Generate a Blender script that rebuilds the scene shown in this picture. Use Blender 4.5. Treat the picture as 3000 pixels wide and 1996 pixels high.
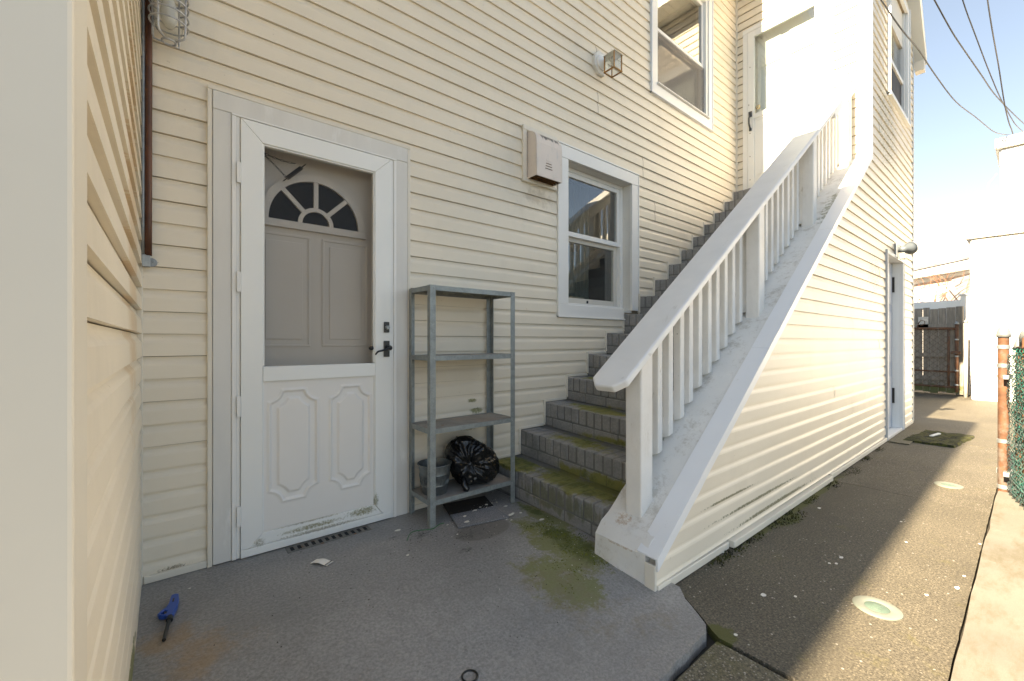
import bpy, bmesh, math, random
from mathutils import Vector, Matrix, noise
R = math.radians
for o in list(bpy.data.objects): bpy.data.objects.remove(o)
SC = bpy.context.scene
COL = SC.collection
random.seed(11)

# ------------------------------------------------------------------ camera
CZ = 1.08
FOC = 1243.0
TH = math.atan(1530 / FOC)
cam_d = bpy.data.cameras.new('camera')
cam = bpy.data.objects.new('camera', cam_d); COL.objects.link(cam)
cam_d.sensor_width = 36; cam_d.lens = FOC / 3000 * 36
cam_d.clip_start = 0.02; cam_d.clip_end = 2000
cam.location = (0, 0, CZ)
cam.rotation_euler = (R(90), 0, TH - R(90))
SC.camera = cam

# ------------------------------------------------------------------ sky, sun, exposure
SUN_EL, SUN_AZ = R(35), R(0.6)            # sun stands over -x, a hair towards +y
w = bpy.data.worlds.new('World'); SC.world = w; w.use_nodes = True
nt = w.node_tree; nt.nodes.clear()
sky = nt.nodes.new('ShaderNodeTexSky'); sky.sky_type = 'NISHITA'; sky.sun_disc = False
sky.sun_elevation = SUN_EL; sky.sun_rotation = R(-90) + SUN_AZ
sky.altitude = 2500; sky.air_density = 0.75; sky.dust_density = 0.05; sky.ozone_density = 2.2
bg = nt.nodes.new('ShaderNodeBackground'); bg.inputs[1].default_value = 0.056
ow = nt.nodes.new('ShaderNodeOutputWorld')
sk1 = nt.nodes.new('ShaderNodeVectorMath'); sk1.operation = 'SCALE'; sk1.inputs['Scale'].default_value = 1 / 2.2   # soft shoulder for the whole dome
skg = nt.nodes.new('ShaderNodeGamma'); skg.inputs[1].default_value = 0.7
sk2 = nt.nodes.new('ShaderNodeVectorMath'); sk2.operation = 'SCALE'; sk2.inputs['Scale'].default_value = 2.2
nt.links.new(sky.outputs[0], sk1.inputs[0]); nt.links.new(sk1.outputs[0], skg.inputs[0]); nt.links.new(skg.outputs[0], sk2.inputs[0]); nt.links.new(sk2.outputs[0], bg.inputs[0])
nt.links.new(bg.outputs[0], ow.inputs[0])
sun_d = bpy.data.lights.new('sun', 'SUN'); sun_d.energy = 3.1; sun_d.angle = R(0.55); sun_d.color = (1, .93, .82)
sun = bpy.data.objects.new('sun', sun_d); COL.objects.link(sun)
sdir = Vector((-math.cos(SUN_EL) * math.cos(SUN_AZ), math.cos(SUN_EL) * math.sin(SUN_AZ), math.sin(SUN_EL)))
sun.rotation_euler = sdir.to_track_quat('Z', 'Y').to_euler()
sun.location = (-6, 0, 12)
SC.view_settings.view_transform = 'Standard'; SC.view_settings.look = 'None'
SC.view_settings.gamma = 1; SC.view_settings.use_curve_mapping = False
SC.view_settings.exposure = 3.1
SC.view_settings.use_white_balance = True
SC.view_settings.white_balance_temperature = 8500; SC.view_settings.white_balance_tint = 10
SC.cycles.max_bounces = 7; SC.cycles.diffuse_bounces = 4; SC.cycles.glossy_bounces = 3; SC.cycles.transmission_bounces = 4; SC.cycles.transparent_max_bounces = 8
SC.cycles.caustics_reflective = False; SC.cycles.caustics_refractive = False
SC.render.engine = 'CYCLES'

# ------------------------------------------------------------------ materials
MATS = {}
def lin(c):
    return tuple((x / 255 / 12.92) if x / 255 <= .04045 else ((x / 255 + .055) / 1.055) ** 2.4 for x in c)
def mat(name, col, rough=.55, var=.08, vscale=2.0, vstretch=(1, 1, 1), bump=0, bscale=150, bstretch=(1, 1, 1),
        metal=0, spec=.5, layers=(), fine=0, fscale=400, coat=0, bdist=.002):
    """procedural surface: base colour, slow variation, stain layers, fine relief.
    layer = dict(c=colour, s=noise scale, lo, hi, st=stretch, k=strength, e=[(centre, radii)..], r=roughness, det)"""
    if name in MATS: return MATS[name]
    m = bpy.data.materials.new(name); m.use_nodes = True; MATS[name] = m
    t = m.node_tree; N = t.nodes; L = t.links
    b = N['Principled BSDF']
    geo = N.new('ShaderNodeNewGeometry')
    def coord(st):
        if tuple(st) == (1, 1, 1): return geo.outputs['Position']
        mp = N.new('ShaderNodeVectorMath'); mp.operation = 'MULTIPLY'; mp.inputs[1].default_value = st
        L.new(geo.outputs['Position'], mp.inputs[0]); return mp.outputs[0]
    def nz(s, st=(1, 1, 1), det=4, rough_=.6):
        n = N.new('ShaderNodeTexNoise'); n.inputs['Scale'].default_value = s; n.inputs['Detail'].default_value = det
        n.inputs['Roughness'].default_value = rough_
        L.new(coord(st), n.inputs['Vector']); return n.outputs['Fac']
    def rng(x, a, c, lo=0., hi=1.):
        r = N.new('ShaderNodeMapRange'); r.inputs[1].default_value = a; r.inputs[2].default_value = c
        r.inputs[3].default_value = lo; r.inputs[4].default_value = hi; r.interpolation_type = 'SMOOTHSTEP'
        L.new(x, r.inputs[0]); return r.outputs[0]
    def math_(op, a, c):
        n = N.new('ShaderNodeMath'); n.operation = op
        for i, v in enumerate((a, c)):
            if isinstance(v, (int, float)): n.inputs[i].default_value = v
            else: L.new(v, n.inputs[i])
        return n.outputs[0]
    def mix(f, a, c, mode='MIX'):
        n = N.new('ShaderNodeMix'); n.data_type = 'RGBA'; n.blend_type = mode
        if isinstance(f, (int, float)): n.inputs[0].default_value = f
        else: L.new(f, n.inputs[0])
        for i, v in ((6, a), (7, c)):
            if isinstance(v, tuple): n.inputs[i].default_value = v[:3] + (1,)
            else: L.new(v, n.inputs[i])
        return n.outputs[2]
    col = tuple(col)
    lo_ = tuple(max(0, x * (1 - var)) for x in col); hi_ = tuple(min(1, x * (1 + var)) for x in col)
    c = mix(rng(nz(vscale, vstretch), .3, .7), lo_, hi_)
    if fine:
        c = mix(rng(nz(fscale, (1, 1, 1), 3, .7), .3, .7), mix(1., c, (1 - fine,) * 3, 'MULTIPLY'), mix(1., c, (1 + fine,) * 3, 'MULTIPLY'))
    rr = rough
    for ly in layers:
        if 'v' in ly:
            vo = N.new('ShaderNodeTexVoronoi'); vo.inputs['Scale'].default_value = ly['v']; L.new(geo.outputs['Position'], vo.inputs['Vector'])
            sp_ = N.new('ShaderNodeSeparateColor'); L.new(vo.outputs['Color'], sp_.inputs[0])
            f = math_('MULTIPLY', rng(vo.outputs['Distance'], ly.get('d1', .42), ly.get('d0', .30)), math_('LESS_THAN', sp_.outputs[ly.get('ch', 0)], ly['p']))
            f = math_('MULTIPLY', f, ly.get('k', 1.)); c = mix(f, c, tuple(ly['c'])); continue
        n = nz(ly.get('s', 5), ly.get('st', (1, 1, 1)), ly.get('det', 6), ly.get('nr', .65))
        if 'e' in ly:
            tot = None
            for (cc, rd) in ly['e']:
                sb = N.new('ShaderNodeVectorMath'); sb.operation = 'SUBTRACT'; sb.inputs[1].default_value = cc
                L.new(geo.outputs['Position'], sb.inputs[0])
                dv = N.new('ShaderNodeVectorMath'); dv.operation = 'DIVIDE'; dv.inputs[1].default_value = rd
                L.new(sb.outputs[0], dv.inputs[0])
                ln = N.new('ShaderNodeVectorMath'); ln.operation = 'LENGTH'; L.new(dv.outputs[0], ln.inputs[0])
                q = rng(ln.outputs['Value'], 1.0, 0.15)
                tot = q if tot is None else math_('MAXIMUM', tot, q)
            f = rng(math_('ADD', math_('MULTIPLY', tot, ly.get('ek', .45)), n), ly['lo'] + .25, ly['hi'] + .25)
            f = math_('MULTIPLY', f, rng(tot, 0, .12))
        else:
            f = rng(n, ly['lo'], ly['hi'])
        f = math_('MULTIPLY', f, ly.get('k', 1.))
        c = mix(f, c, tuple(ly['c']))
        if 'r' in ly:
            mr = N.new('ShaderNodeMix'); mr.data_type = 'FLOAT'
            L.new(f, mr.inputs[0])
            if isinstance(rr, (int, float)): mr.inputs[2].default_value = rr
            else: L.new(rr, mr.inputs[2])
            mr.inputs[3].default_value = ly['r']; rr = mr.outputs[0]
    L.new(c, b.inputs['Base Color'])
    if isinstance(rr, (int, float)): b.inputs['Roughness'].default_value = rr
    else: L.new(rr, b.inputs['Roughness'])
    b.inputs['Metallic'].default_value = metal
    b.inputs['Specular IOR Level'].default_value = spec
    if coat: b.inputs['Coat Weight'].default_value = coat
    if bump:
        bp = N.new('ShaderNodeBump'); bp.inputs['Strength'].default_value = bump; bp.inputs['Distance'].default_value = bdist
        L.new(nz(bscale, bstretch, 5), bp.inputs['Height']); L.new(bp.outputs[0], b.inputs['Normal'])
    return m

def glass_mat(name, tint=(1, 1, 1), ior=.1, dirt=0.03):
    m = bpy.data.materials.new(name); m.use_nodes = True; t = m.node_tree; N = t.nodes; L = t.links
    N.remove(N['Principled BSDF']); out = N['Material Output']
    lw = N.new('ShaderNodeLayerWeight'); lw.inputs[0].default_value = .5
    pw = N.new('ShaderNodeMath'); pw.operation = 'POWER'; pw.inputs[1].default_value = 4.0; L.new(lw.outputs['Facing'], pw.inputs[0])
    fr = N.new('ShaderNodeMapRange'); fr.inputs[3].default_value = ior; fr.inputs[4].default_value = 1.0; L.new(pw.outputs[0], fr.inputs[0])
    tr = N.new('ShaderNodeBsdfTransparent'); tr.inputs[0].default_value = tint + (1,)
    gl = N.new('ShaderNodeBsdfGlossy'); gl.inputs['Roughness'].default_value = .008
    geo = N.new('ShaderNodeNewGeometry'); nz = N.new('ShaderNodeTexNoise'); nz.inputs['Scale'].default_value = 2.2
    L.new(geo.outputs['Position'], nz.inputs['Vector'])
    bp = N.new('ShaderNodeBump'); bp.inputs['Strength'].default_value = .06; bp.inputs['Distance'].default_value = .02
    L.new(nz.outputs['Fac'], bp.inputs['Height']); L.new(bp.outputs[0], gl.inputs['Normal'])
    mx = N.new('ShaderNodeMixShader'); L.new(fr.outputs[0], mx.inputs[0]); L.new(tr.outputs[0], mx.inputs[1]); L.new(gl.outputs[0], mx.inputs[2])
    df = N.new('ShaderNodeBsdfDiffuse'); df.inputs[0].default_value = (.6, .6, .58, 1)
    m2 = N.new('ShaderNodeMixShader'); m2.inputs[0].default_value = dirt
    L.new(mx.outputs[0], m2.inputs[1]); L.new(df.outputs[0], m2.inputs[2]); L.new(m2.outputs[0], out.inputs[0])
    return m

def screen_mat(name, col=(.13, .125, .12), cover=.42):
    """insect screen: fine woven wires with open cells between"""
    m = bpy.data.materials.new(name); m.use_nodes = True; t = m.node_tree; N = t.nodes; L = t.links
    b = N['Principled BSDF']; out = N['Material Output']
    b.inputs['Base Color'].default_value = col + (1,); b.inputs['Roughness'].default_value = .5
    geo = N.new('ShaderNodeNewGeometry'); sp = N.new('ShaderNodeSeparateXYZ'); L.new(geo.outputs['Position'], sp.inputs[0])
    res = []
    for ax in (0, 2):
        a = N.new('ShaderNodeMath'); a.operation = 'MULTIPLY'; a.inputs[1].default_value = 700; L.new(sp.outputs[ax], a.inputs[0])
        f = N.new('ShaderNodeMath'); f.operation = 'FRACT'; L.new(a.outputs[0], f.inputs[0])
        g = N.new('ShaderNodeMath'); g.operation = 'LESS_THAN'; g.inputs[1].default_value = cover / 2 * 1.1; L.new(f.outputs[0], g.inputs[0]); res.append(g)
    mxm = N.new('ShaderNodeMath'); mxm.operation = 'MAXIMUM'; L.new(res[0].outputs[0], mxm.inputs[0]); L.new(res[1].outputs[0], mxm.inputs[1])
    tr = N.new('ShaderNodeBsdfTransparent'); mx = N.new('ShaderNodeMixShader')
    L.new(mxm.outputs[0], mx.inputs[0]); L.new(tr.outputs[0], mx.inputs[1]); L.new(b.outputs[0], mx.inputs[2]); L.new(mx.outputs[0], out.inputs[0])
    return m

CREAM = (.80, .715, .585)
def vinyl(name, stretch, extra=()):
    return mat(name, CREAM, rough=.42, var=.035, vscale=1.3, bump=.28, bscale=60, bstretch=stretch, bdist=.0012, spec=.4,
        layers=[dict(c=(.60, .53, .43), s=1.6, lo=.50, hi=.80, k=.55, st=(1, 1, .4), det=12, nr=.72),
                dict(c=(.34, .27, .18), s=38, lo=.71, hi=.78, k=.45, det=3),
                dict(c=(.55, .38, .2), s=7, lo=.70, hi=.82, k=.4, st=tuple(x * .5 for x in stretch))] + list(extra))
MOSS = (.075, .085, .012)
V_BACK = vinyl('vinyl_siding_rear', (.5, .5, 8), [
    dict(c=(.17, .17, .04), s=90, lo=.46, hi=.62, k=.85, det=10, nr=.85, ek=.38, e=[((1.63, 2.5, .48), (.16, .2, .05)), ((1.60, 2.5, .36), (.26, .2, .045)), ((1.70, 2.5, .585), (.11, .2, .045)), ((1.66, 2.5, .66), (.08, .2, .03)), ((1.62, 2.5, .27), (.2, .2, .03))]),
    dict(c=(.16, .12, .07), s=80, lo=.50, hi=.62, k=.8, det=8, nr=.85, ek=.34, e=[((.02, 2.5, .03), (.14, .2, .05)), ((1.75, 2.5, .22), (.18, .2, .05)), ((1.19, 2.5, .02), (.05, .2, .1))]),
    dict(c=(.40, .33, .24), s=12, lo=.5, hi=.75, k=.5, e=[((2.3, 2.5, 2.22), (.3, .3, .15)), ((3.1, 2.5, 2.0), (.5, .2, 1.2))])])
V_SIDE = vinyl('vinyl_siding_side', (.5, .5, 8), [
    dict(c=(.13, .12, .04), s=70, lo=.56, hi=.66, k=.8, det=8, nr=.75, e=[((2.9, 1.1, .090), (1.3, .4, .022)), ((2.5, 1.1, .190), (.7, .3, .018)), ((3.2, 1.1, -.01), (1.5, .3, .03))]),
    dict(c=(.17, .16, .06), s=40, lo=.66, hi=.76, k=.6, det=8, nr=.75, st=(.5, 1, 3), e=[((6.6, 1.1, 3.6), (1.6, .4, 1.5)), ((6.0, 1.1, 1.8), (.9, .4, .5))])])
V_CROSS = vinyl('vinyl_siding_cross', (.5, .5, 8), [
    dict(c=(.13, .14, .03), s=22, lo=.46, hi=.6, k=.9, det=8, e=[((-.1, 1.75, .03), (.2, .5, .09))]),
    dict(c=(.62, .40, .18), s=26, lo=.50, hi=.62, k=.55, st=(1, 3, .35), e=[((-.1, 1.9, 1.5), (.2, .45, 1.4))])])
TRIMC = mat('cream_trim', (.74, .68, .58), rough=.45, var=.03, bump=.05, bscale=40, layers=[dict(c=(.3, .24, .16), s=30, lo=.68, hi=.78, k=.4)])
WHITE = mat('white_vinyl', (.82, .81, .78), rough=.38, var=.02, spec=.4, layers=[dict(c=(.6, .58, .52), s=9, lo=.6, hi=.85, k=.35)])
CASING = mat('weathered_white_casing', (.70, .68, .64), rough=.6, var=.05, vscale=6, vstretch=(1, 1, .25), bump=.12, bscale=25, bstretch=(2, 2, .3),
    layers=[dict(c=(.82, .81, .78), s=11, lo=.57, hi=.72, k=.6, st=(1, 1, .3)), dict(c=(.42, .37, .3), s=45, lo=.7, hi=.8, k=.4)])
DOORW = mat('storm_door_white', (.83, .83, .80), rough=.33, var=.015, layers=[
    dict(c=(.20, .18, .06), s=90, lo=.48, hi=.66, k=.85, det=10, nr=.85, ek=.36, e=[((.88, 2.46, .085), (.2, .2, .055)), ((.96, 2.46, .13), (.035, .2, .09)), ((.62, 2.46, .075), (.35, .2, .03))]),
    dict(c=(.30, .26, .17), s=110, lo=.50, hi=.66, k=.8, det=8, nr=.85, ek=.36, e=[((.65, 2.46, .05), (.5, .2, .02)), ((.6, 2.46, .108), (.4, .2, .015)), ((.36, 2.46, .06), (.06, .2, .05))])])
DOORIN = mat('inner_door_paint', (.66, .60, .53), rough=.5, var=.04, bump=.05, bscale=80)
PANEL = mat('white_door_panel', (.80, .77, .73), rough=.4, var=.015)
BLACK = mat('black_plastic', (.012, .012, .012), rough=.3)
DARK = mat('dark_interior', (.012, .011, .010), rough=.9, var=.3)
PAINTW = mat('painted_wood_white', (.78, .755, .715), rough=.5, var=.04, vscale=5, bump=.15, bscale=30, bstretch=(1, 1, .35),
    layers=[dict(c=(.45, .38, .28), s=12, lo=.60, hi=.70, k=.6, st=(1, 1, .35), det=12, nr=.75), dict(c=(.2, .17, .13), s=55, lo=.70, hi=.74, k=.6, det=4), dict(c=(.58, .54, .48), s=3, lo=.48, hi=.7, k=.5, det=12, nr=.76, st=(1, 1, .4))])
RAILW = mat('painted_handrail_white', (.74, .74, .73), rough=.42, var=.03, vscale=5, bump=.1, bscale=45,
    layers=[dict(c=(.45, .42, .39), s=9, lo=.60, hi=.70, k=.55, det=12, nr=.75, st=(.6, 1.5, 1)), dict(c=(.3, .25, .2), s=70, lo=.74, hi=.8, k=.5)])
STUCCO = mat('painted_cement_curb', (.74, .72, .68), rough=.7, var=.05, bump=.55, bscale=28, bdist=.006,
    layers=[dict(c=(.46, .41, .34), s=6, lo=.50, hi=.62, k=.65, det=14, nr=.82), dict(c=(.3, .26, .2), s=9, lo=.62, hi=.70, k=.6, det=14, nr=.8), dict(c=(.16, .17, .08), s=24, lo=.60, hi=.72, k=.6, det=9, e=[((4.8, 1.2, 2.4), (1.0, .16, .8)), ((2.2, 1.42, .4), (.5, .08, .4))]),
            dict(c=(.42, .25, .12), s=30, lo=.44, hi=.54, k=.7, det=12, nr=.85, ek=.26, e=[((1.738, 1.29, .066), (.03, .17, .016)), ((1.84, 1.35, .15), (.1, .1, .1))]),
            dict(c=(.3, .26, .2), s=50, lo=.7, hi=.78, k=.5)])
FLASH = mat('white_flashing', (.80, .80, .80), rough=.32, var=.02, bump=.12, bscale=9, bdist=.004, layers=[dict(c=(.4, .36, .28), s=26, lo=.66, hi=.76, k=.45)])
GREYB = dict(rough=.62, var=.14, vscale=7, bump=.7, bscale=38, bdist=.007, fine=.12, fscale=70)
_mossE = [((2.0, 1.75, .2), (.28, .75, .09)), ((1.93, 2.3, .21), (.25, .35, .06)), ((2.25, 1.8, .39), (.25, .75, .05)), ((2.5, 1.9, .57), (.22, .7, .035)), ((2.75, 2.1, .77), (.2, .5, .03))]
BRICK = mat('grey_painted_brick', (.245, .242, .235), layers=[
    dict(c=(.28, .28, .28), s=16, lo=.55, hi=.75, k=.5),
    dict(c=(.19, .18, .03), s=7, lo=.36, hi=.54, k=.88, det=14, nr=.76, ek=.40, e=_mossE, r=.9),
    dict(c=(.07, .085, .018), s=9, lo=.52, hi=.7, k=.7, det=8, ek=.4, e=_mossE[:3], r=.9),
    dict(c=(.10, .10, .03), s=20, lo=.5, hi=.66, k=.6, st=(1, 1, .25), e=[((1.84, 1.8, .1), (.1, .8, .14))]),
    dict(c=(.06, .055, .045), s=14, lo=.60, hi=.72, k=.6, nr=.8, det=10)], **GREYB)
MORTAR = mat('grey_painted_mortar', (.155, .15, .143), rough=.7, var=.12, vscale=9, bump=.5, bscale=60, bdist=.004, layers=[
    dict(c=(.15, .145, .025), s=7, lo=.36, hi=.54, k=.85, ek=.4, det=12, nr=.76, e=_mossE), dict(c=(.045, .04, .035), s=20, lo=.6, hi=.72, k=.6)])
PAD = mat('grey_painted_concrete', (.262, .254, .246), rough=.52, var=.10, vscale=2.0, bump=.6, bscale=55, bdist=.006, fine=.22, fscale=90, spec=.45, layers=[
    dict(c=(.36, .335, .31), v=75, p=.16, ch=1, k=.6, d1=.36, d0=.2), dict(c=(.16, .155, .15), v=60, p=.10, ch=2, k=.6, d1=.3, d0=.15), dict(c=(.42, .40, .37), s=60, lo=.62, hi=.70, k=.5, det=6, nr=.8),
    dict(c=(.185, .18, .172), s=3, lo=.48, hi=.72, k=.6, nr=.78, det=12), dict(c=(.37, .36, .345), s=4, lo=.54, hi=.70, k=.6, nr=.8, det=12, st=(1, 1.6, 1)),
    dict(c=(.48, .49, .50), s=30, lo=.68, hi=.74, k=.7, det=8, nr=.7),
    dict(c=(.17, .175, .03), s=7, lo=.40, hi=.50, k=.72, det=15, nr=.86, ek=.30, e=[((1.66, 1.62, 0), (.30, .62, .3)), ((1.80, 1.9, 0), (.14, .5, .3)), ((1.45, 1.4, 0), (.34, .42, .3))], r=.85),
    dict(c=(.075, .09, .015), s=9, lo=.43, hi=.53, k=.75, det=15, nr=.86, ek=.28, e=[((1.70, 1.60, 0), (.20, .52, .3)), ((1.80, 2.0, 0), (.08, .3, .3))]),
    dict(c=(.21, .17, .11), s=9, lo=.40, hi=.6, k=.5, det=14, nr=.76, ek=.25, e=[((1.4, 1.3, 0), (.5, .6, .3)), ((1.55, .98, 0), (.3, .2, .3))]),
    dict(c=(.34, .19, .06), s=8, lo=.36, hi=.66, k=.5, det=14, nr=.76, ek=.32, e=[((.0, 1.98, 0), (.16, .2, .3)), ((.10, 1.82, 0), (.26, .24, .3))]),
    dict(c=(.05, .048, .045), s=22, lo=.46, hi=.58, k=.75, det=12, nr=.8, ek=.26, st=(1, 1.8, 1), e=[((1.1, 2.15, 0), (.12, .1, .2)), ((1.3, 1.98, 0), (.2, .1, .2)), ((.95, 2.22, 0), (.08, .05, .2)), ((1.2, 1.85, 0), (.12, .06, .2))]),
    dict(c=(.13, .115, .10), s=3, lo=-.6, hi=-.2, k=.55, ek=1.0, e=[((1.40, 1.985, 0), (.20, .12, .2))])])
def aggregate(name, base, moss):
    return mat(name, base, rough=.75, var=.12, vscale=1.4, bump=.6, bscale=150, bdist=.004, fine=.5, fscale=100, layers=[
        dict(c=tuple(x * .42 for x in base), v=120, p=.45, ch=0, k=.7), dict(c=tuple(min(.8, x * 2.3) for x in base), v=110, p=.24, ch=1, k=.7),
        dict(c=(.30, .27, .23), v=105, p=.16, ch=2, k=.9, d1=.40, d0=.28), dict(c=(.42, .39, .35), v=52, p=.06, ch=0, k=.9, d1=.26, d0=.18),
        dict(c=tuple(x * .7 for x in base), s=1.1, lo=.48, hi=.7, k=.55, st=(.5, 1.4, 1)),
        dict(c=(.13, .115, .035), s=6, lo=moss, hi=moss + .2, k=.5, det=8, nr=.75)] + [
        dict(c=(.08, .085, .015), s=30, lo=.46, hi=.6, k=.9, det=10, nr=.75, e=[((3.6, 1.06, -.1), (1.9, .07, .2)), ((3.2, 1.03, -.1), (.3, .12, .2)), ((1.72, .8, -.1), (.12, .12, .2))])])
AGG = aggregate('exposed_aggregate_walk', (.102, .088, .064), .55)
AGG2 = aggregate('exposed_aggregate_slab', (.12, .105, .07), .45)
CURB = mat('pale_concrete_curb', (.18, .165, .138), rough=.8, var=.1, vscale=1.8, bump=.4, bscale=120, fine=.12, layers=[
    dict(c=(.115, .098, .062), s=3, lo=.48, hi=.68, k=.8, st=(.5, 1.5, 1), det=9, nr=.75), dict(c=(.26, .24, .21), s=9, lo=.6, hi=.75, k=.5)])
EARTH = mat('dark_joint_soil', (.03, .026, .02), rough=.95, var=.3, bump=.4, bscale=60)
GALV = mat('galvanised_steel', (.27, .295, .29), rough=.5, var=.14, vscale=22, metal=.35, bump=.05, bscale=90, fine=.12, fscale=160, layers=[
    dict(c=(.33, .34, .33), s=40, lo=.56, hi=.7, k=.6), dict(c=(.16, .10, .06), s=18, lo=.68, hi=.8, k=.5)])
GALVD = mat('dusty_galvanised_shelf', (.30, .285, .265), rough=.65, var=.15, vscale=12, metal=.3, fine=.1, layers=[
    dict(c=(.38, .28, .22), s=6, lo=.5, hi=.7, k=.55, det=6), dict(c=(.50, .49, .47), s=11, lo=.62, hi=.75, k=.5, det=7),
    dict(c=(.30, .09, .02), s=22, lo=.48, hi=.6, k=.95, det=7, e=[((1.30, 2.27, .54), (.07, .03, .05)), ((1.38, 2.25, .13), (.05, .04, .03))])])
BUCKETM = mat('old_zinc_bucket', (.17, .185, .185), rough=.42, var=.2, vscale=30, metal=.7, bump=.25, bscale=22, bdist=.004, layers=[
    dict(c=(.28, .30, .30), s=24, lo=.55, hi=.7, k=.5), dict(c=(.30, .15, .08), s=20, lo=.66, hi=.76, k=.7)])
BAGM = mat('black_bin_bag', (.008, .008, .008), rough=.22, var=.3, bump=.35, bscale=26, bdist=.006, spec=.6)
RUST = mat('rusty_pipe', (.115, .05, .024), rough=.75, var=.35, vscale=12, bump=.3, bscale=120, layers=[
    dict(c=(.15, .13, .11), s=9, lo=.50, hi=.66, k=.75, det=8), dict(c=(.19, .06, .014), s=14, lo=.6, hi=.72, k=.8)])
BROWNP = mat('brown_conduit', (.085, .026, .010), rough=.5, var=.3, vscale=8, bump=.1, layers=[dict(c=(.24, .08, .02), s=6, lo=.58, hi=.75, k=.8)])
STEELG = mat('grey_steel', (.34, .36, .365), rough=.45, var=.15, vscale=30, metal=.6, bump=.1, bscale=90, layers=[dict(c=(.3, .2, .1), s=30, lo=.66, hi=.76, k=.5)])
CAGEM = mat('cast_aluminium_cage', (.48, .48, .49), rough=.5, var=.2, vscale=40, metal=.5, bump=.35, bscale=90)
HOODM = mat('peeling_pink_white_hood', (.70, .62, .56), rough=.55, var=.04, bump=.1, bscale=40, layers=[
    dict(c=(.45, .46, .47), s=12, lo=.55, hi=.72, k=.5, st=(1, 1, .4), det=8),
    dict(c=(.03, .03, .032), s=26, lo=.40, hi=.52, k=.9, det=8, nr=.7, ek=.3, st=(1.2, .3, .25), e=[((2.30, 2.40, 2.665), (.19, .12, .075))]),
    dict(c=(.45, .2, .05), s=22, lo=.62, hi=.70, k=.7, det=10, nr=.75), dict(c=(.42, .43, .44), s=9, lo=.52, hi=.66, k=.55, det=12, nr=.8, st=(1, 1, .35))])
RUSTD = mat('dark_rust', (.085, .04, .012), rough=.9, var=.5, vscale=40, bump=.6, bscale=120, layers=[dict(c=(.36, .17, .035), s=60, lo=.55, hi=.7, k=.9), dict(c=(.01, .008, .006), s=50, lo=.6, hi=.7, k=.8)])
BRASS = mat('tarnished_brass', (.34, .17, .045), rough=.5, var=.35, vscale=30, metal=.4)
WIREM = mat('cable_sheath', (.10, .095, .09), rough=.6, var=.2)
GREENW = mat('green_vinyl_wire', (.012, .12, .095), rough=.4, var=.25)
RUSTW = mat('rusty_wire', (.10, .065, .04), rough=.8, var=.3)
WOOD = mat('weathered_grey_boards', (.235, .205, .17), rough=.85, var=.22, vscale=7, vstretch=(1, 6, .6), bump=.5, bscale=12, bstretch=(1, 9, .7), layers=[
    dict(c=(.12, .10, .08), s=9, lo=.58, hi=.68, k=.8, st=(1, 5, .4), det=8), dict(c=(.09, .10, .03), s=8, lo=.45, hi=.65, k=.9, e=[((12.9, 1.5, .02), (.4, 2, .22))])])
STUCW = mat('white_stucco', (.83, .81, .76), rough=.85, var=.03, bump=.8, bscale=22, bdist=.02, layers=[dict(c=(.5, .47, .4), s=2.5, lo=.66, hi=.8, k=.35, st=(1, 1, .3))])
SHING = mat('grey_shingle', (.17, .17, .18), rough=.9, var=.25, vscale=8, bump=.4, bscale=20)
ROOFW = mat('white_soffit', (.78, .76, .70), rough=.55, var=.03)
MATM = mat('speckled_rubber_mat', (.19, .195, .21), rough=.9, var=.1, fine=.2, fscale=300, bump=.6, bscale=260, layers=[
    dict(c=(.36, .36, .36), s=200, lo=.55, hi=.62, k=.9, det=2), dict(c=(.02, .02, .02), s=180, lo=.56, hi=.63, k=.9, det=2)])
MATD = mat('shadowed_rubber_mat', (.025, .02, .016), rough=.9, var=.4, bump=.6, bscale=200, layers=[dict(c=(.14, .08, .04), s=60, lo=.6, hi=.7, k=.8)])  # near-black tone carries the rack's shadow over the mat
MOSSM = mat('moss', (.06, .062, .012), rough=1, var=.45, vscale=30, bump=1, bscale=160, bdist=.008, layers=[dict(c=(.022, .02, .012), s=14, lo=.48, hi=.6, k=.9), dict(c=(.14, .12, .03), s=20, lo=.6, hi=.7, k=.7)])
BLUEP = mat('blue_plastic', (.012, .075, .36), rough=.35, var=.06)
PAPER = mat('white_card', (.80, .76, .69), rough=.7, var=.03, layers=[dict(c=(.62, .5, .36), s=12, lo=.6, hi=.75, k=.5)])
CHIP = mat('paint_flake', (.72, .69, .62), rough=.7, var=.08)
COVERM = mat('weathered_green_plastic', (.10, .15, .12), rough=.7, var=.1, vscale=14, bump=.3, bscale=60, layers=[dict(c=(.19, .2, .18), s=20, lo=.55, hi=.7, k=.6), dict(c=(.18, .13, .09), s=16, lo=.62, hi=.74, k=.6)])
COVERR = mat('weathered_white_ring', (.20, .215, .18), rough=.7, var=.06, bump=.2, bscale=40, layers=[dict(c=(.13, .17, .14), s=12, lo=.5, hi=.75, k=.6)])
GRNSTR = mat('green_string', (.01, .16, .03), rough=.6)
DOORBL = mat('pale_blue_grey_door', (.42, .46, .52), rough=.45, var=.03, layers=[dict(c=(.55, .35, .18), s=26, lo=.62, hi=.72, k=.5)])
DSCREEN = screen_mat('grey_insect_screen', (.06, .055, .05), .12)
WSCREEN = screen_mat('window_insect_screen', (.16, .15, .15), .34)
AIRCOV = mat('dark_window_screen', (.035, .037, .045), rough=.8, var=.3, vscale=10, vstretch=(1, 1, .3), bump=.3, bscale=60, layers=[dict(c=(.1, .1, .11), s=26, lo=.6, hi=.72, k=.6, st=(1, 1, .3))])
GLASS = glass_mat('window_glass', (.92, .95, .94), .12, .015)
GLASSD = glass_mat('fanlight_glass', (.5, .5, .48), .06, .02)
JAR = glass_mat('clear_jar_glass', (.97, .98, .97), .035, .05)
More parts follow.
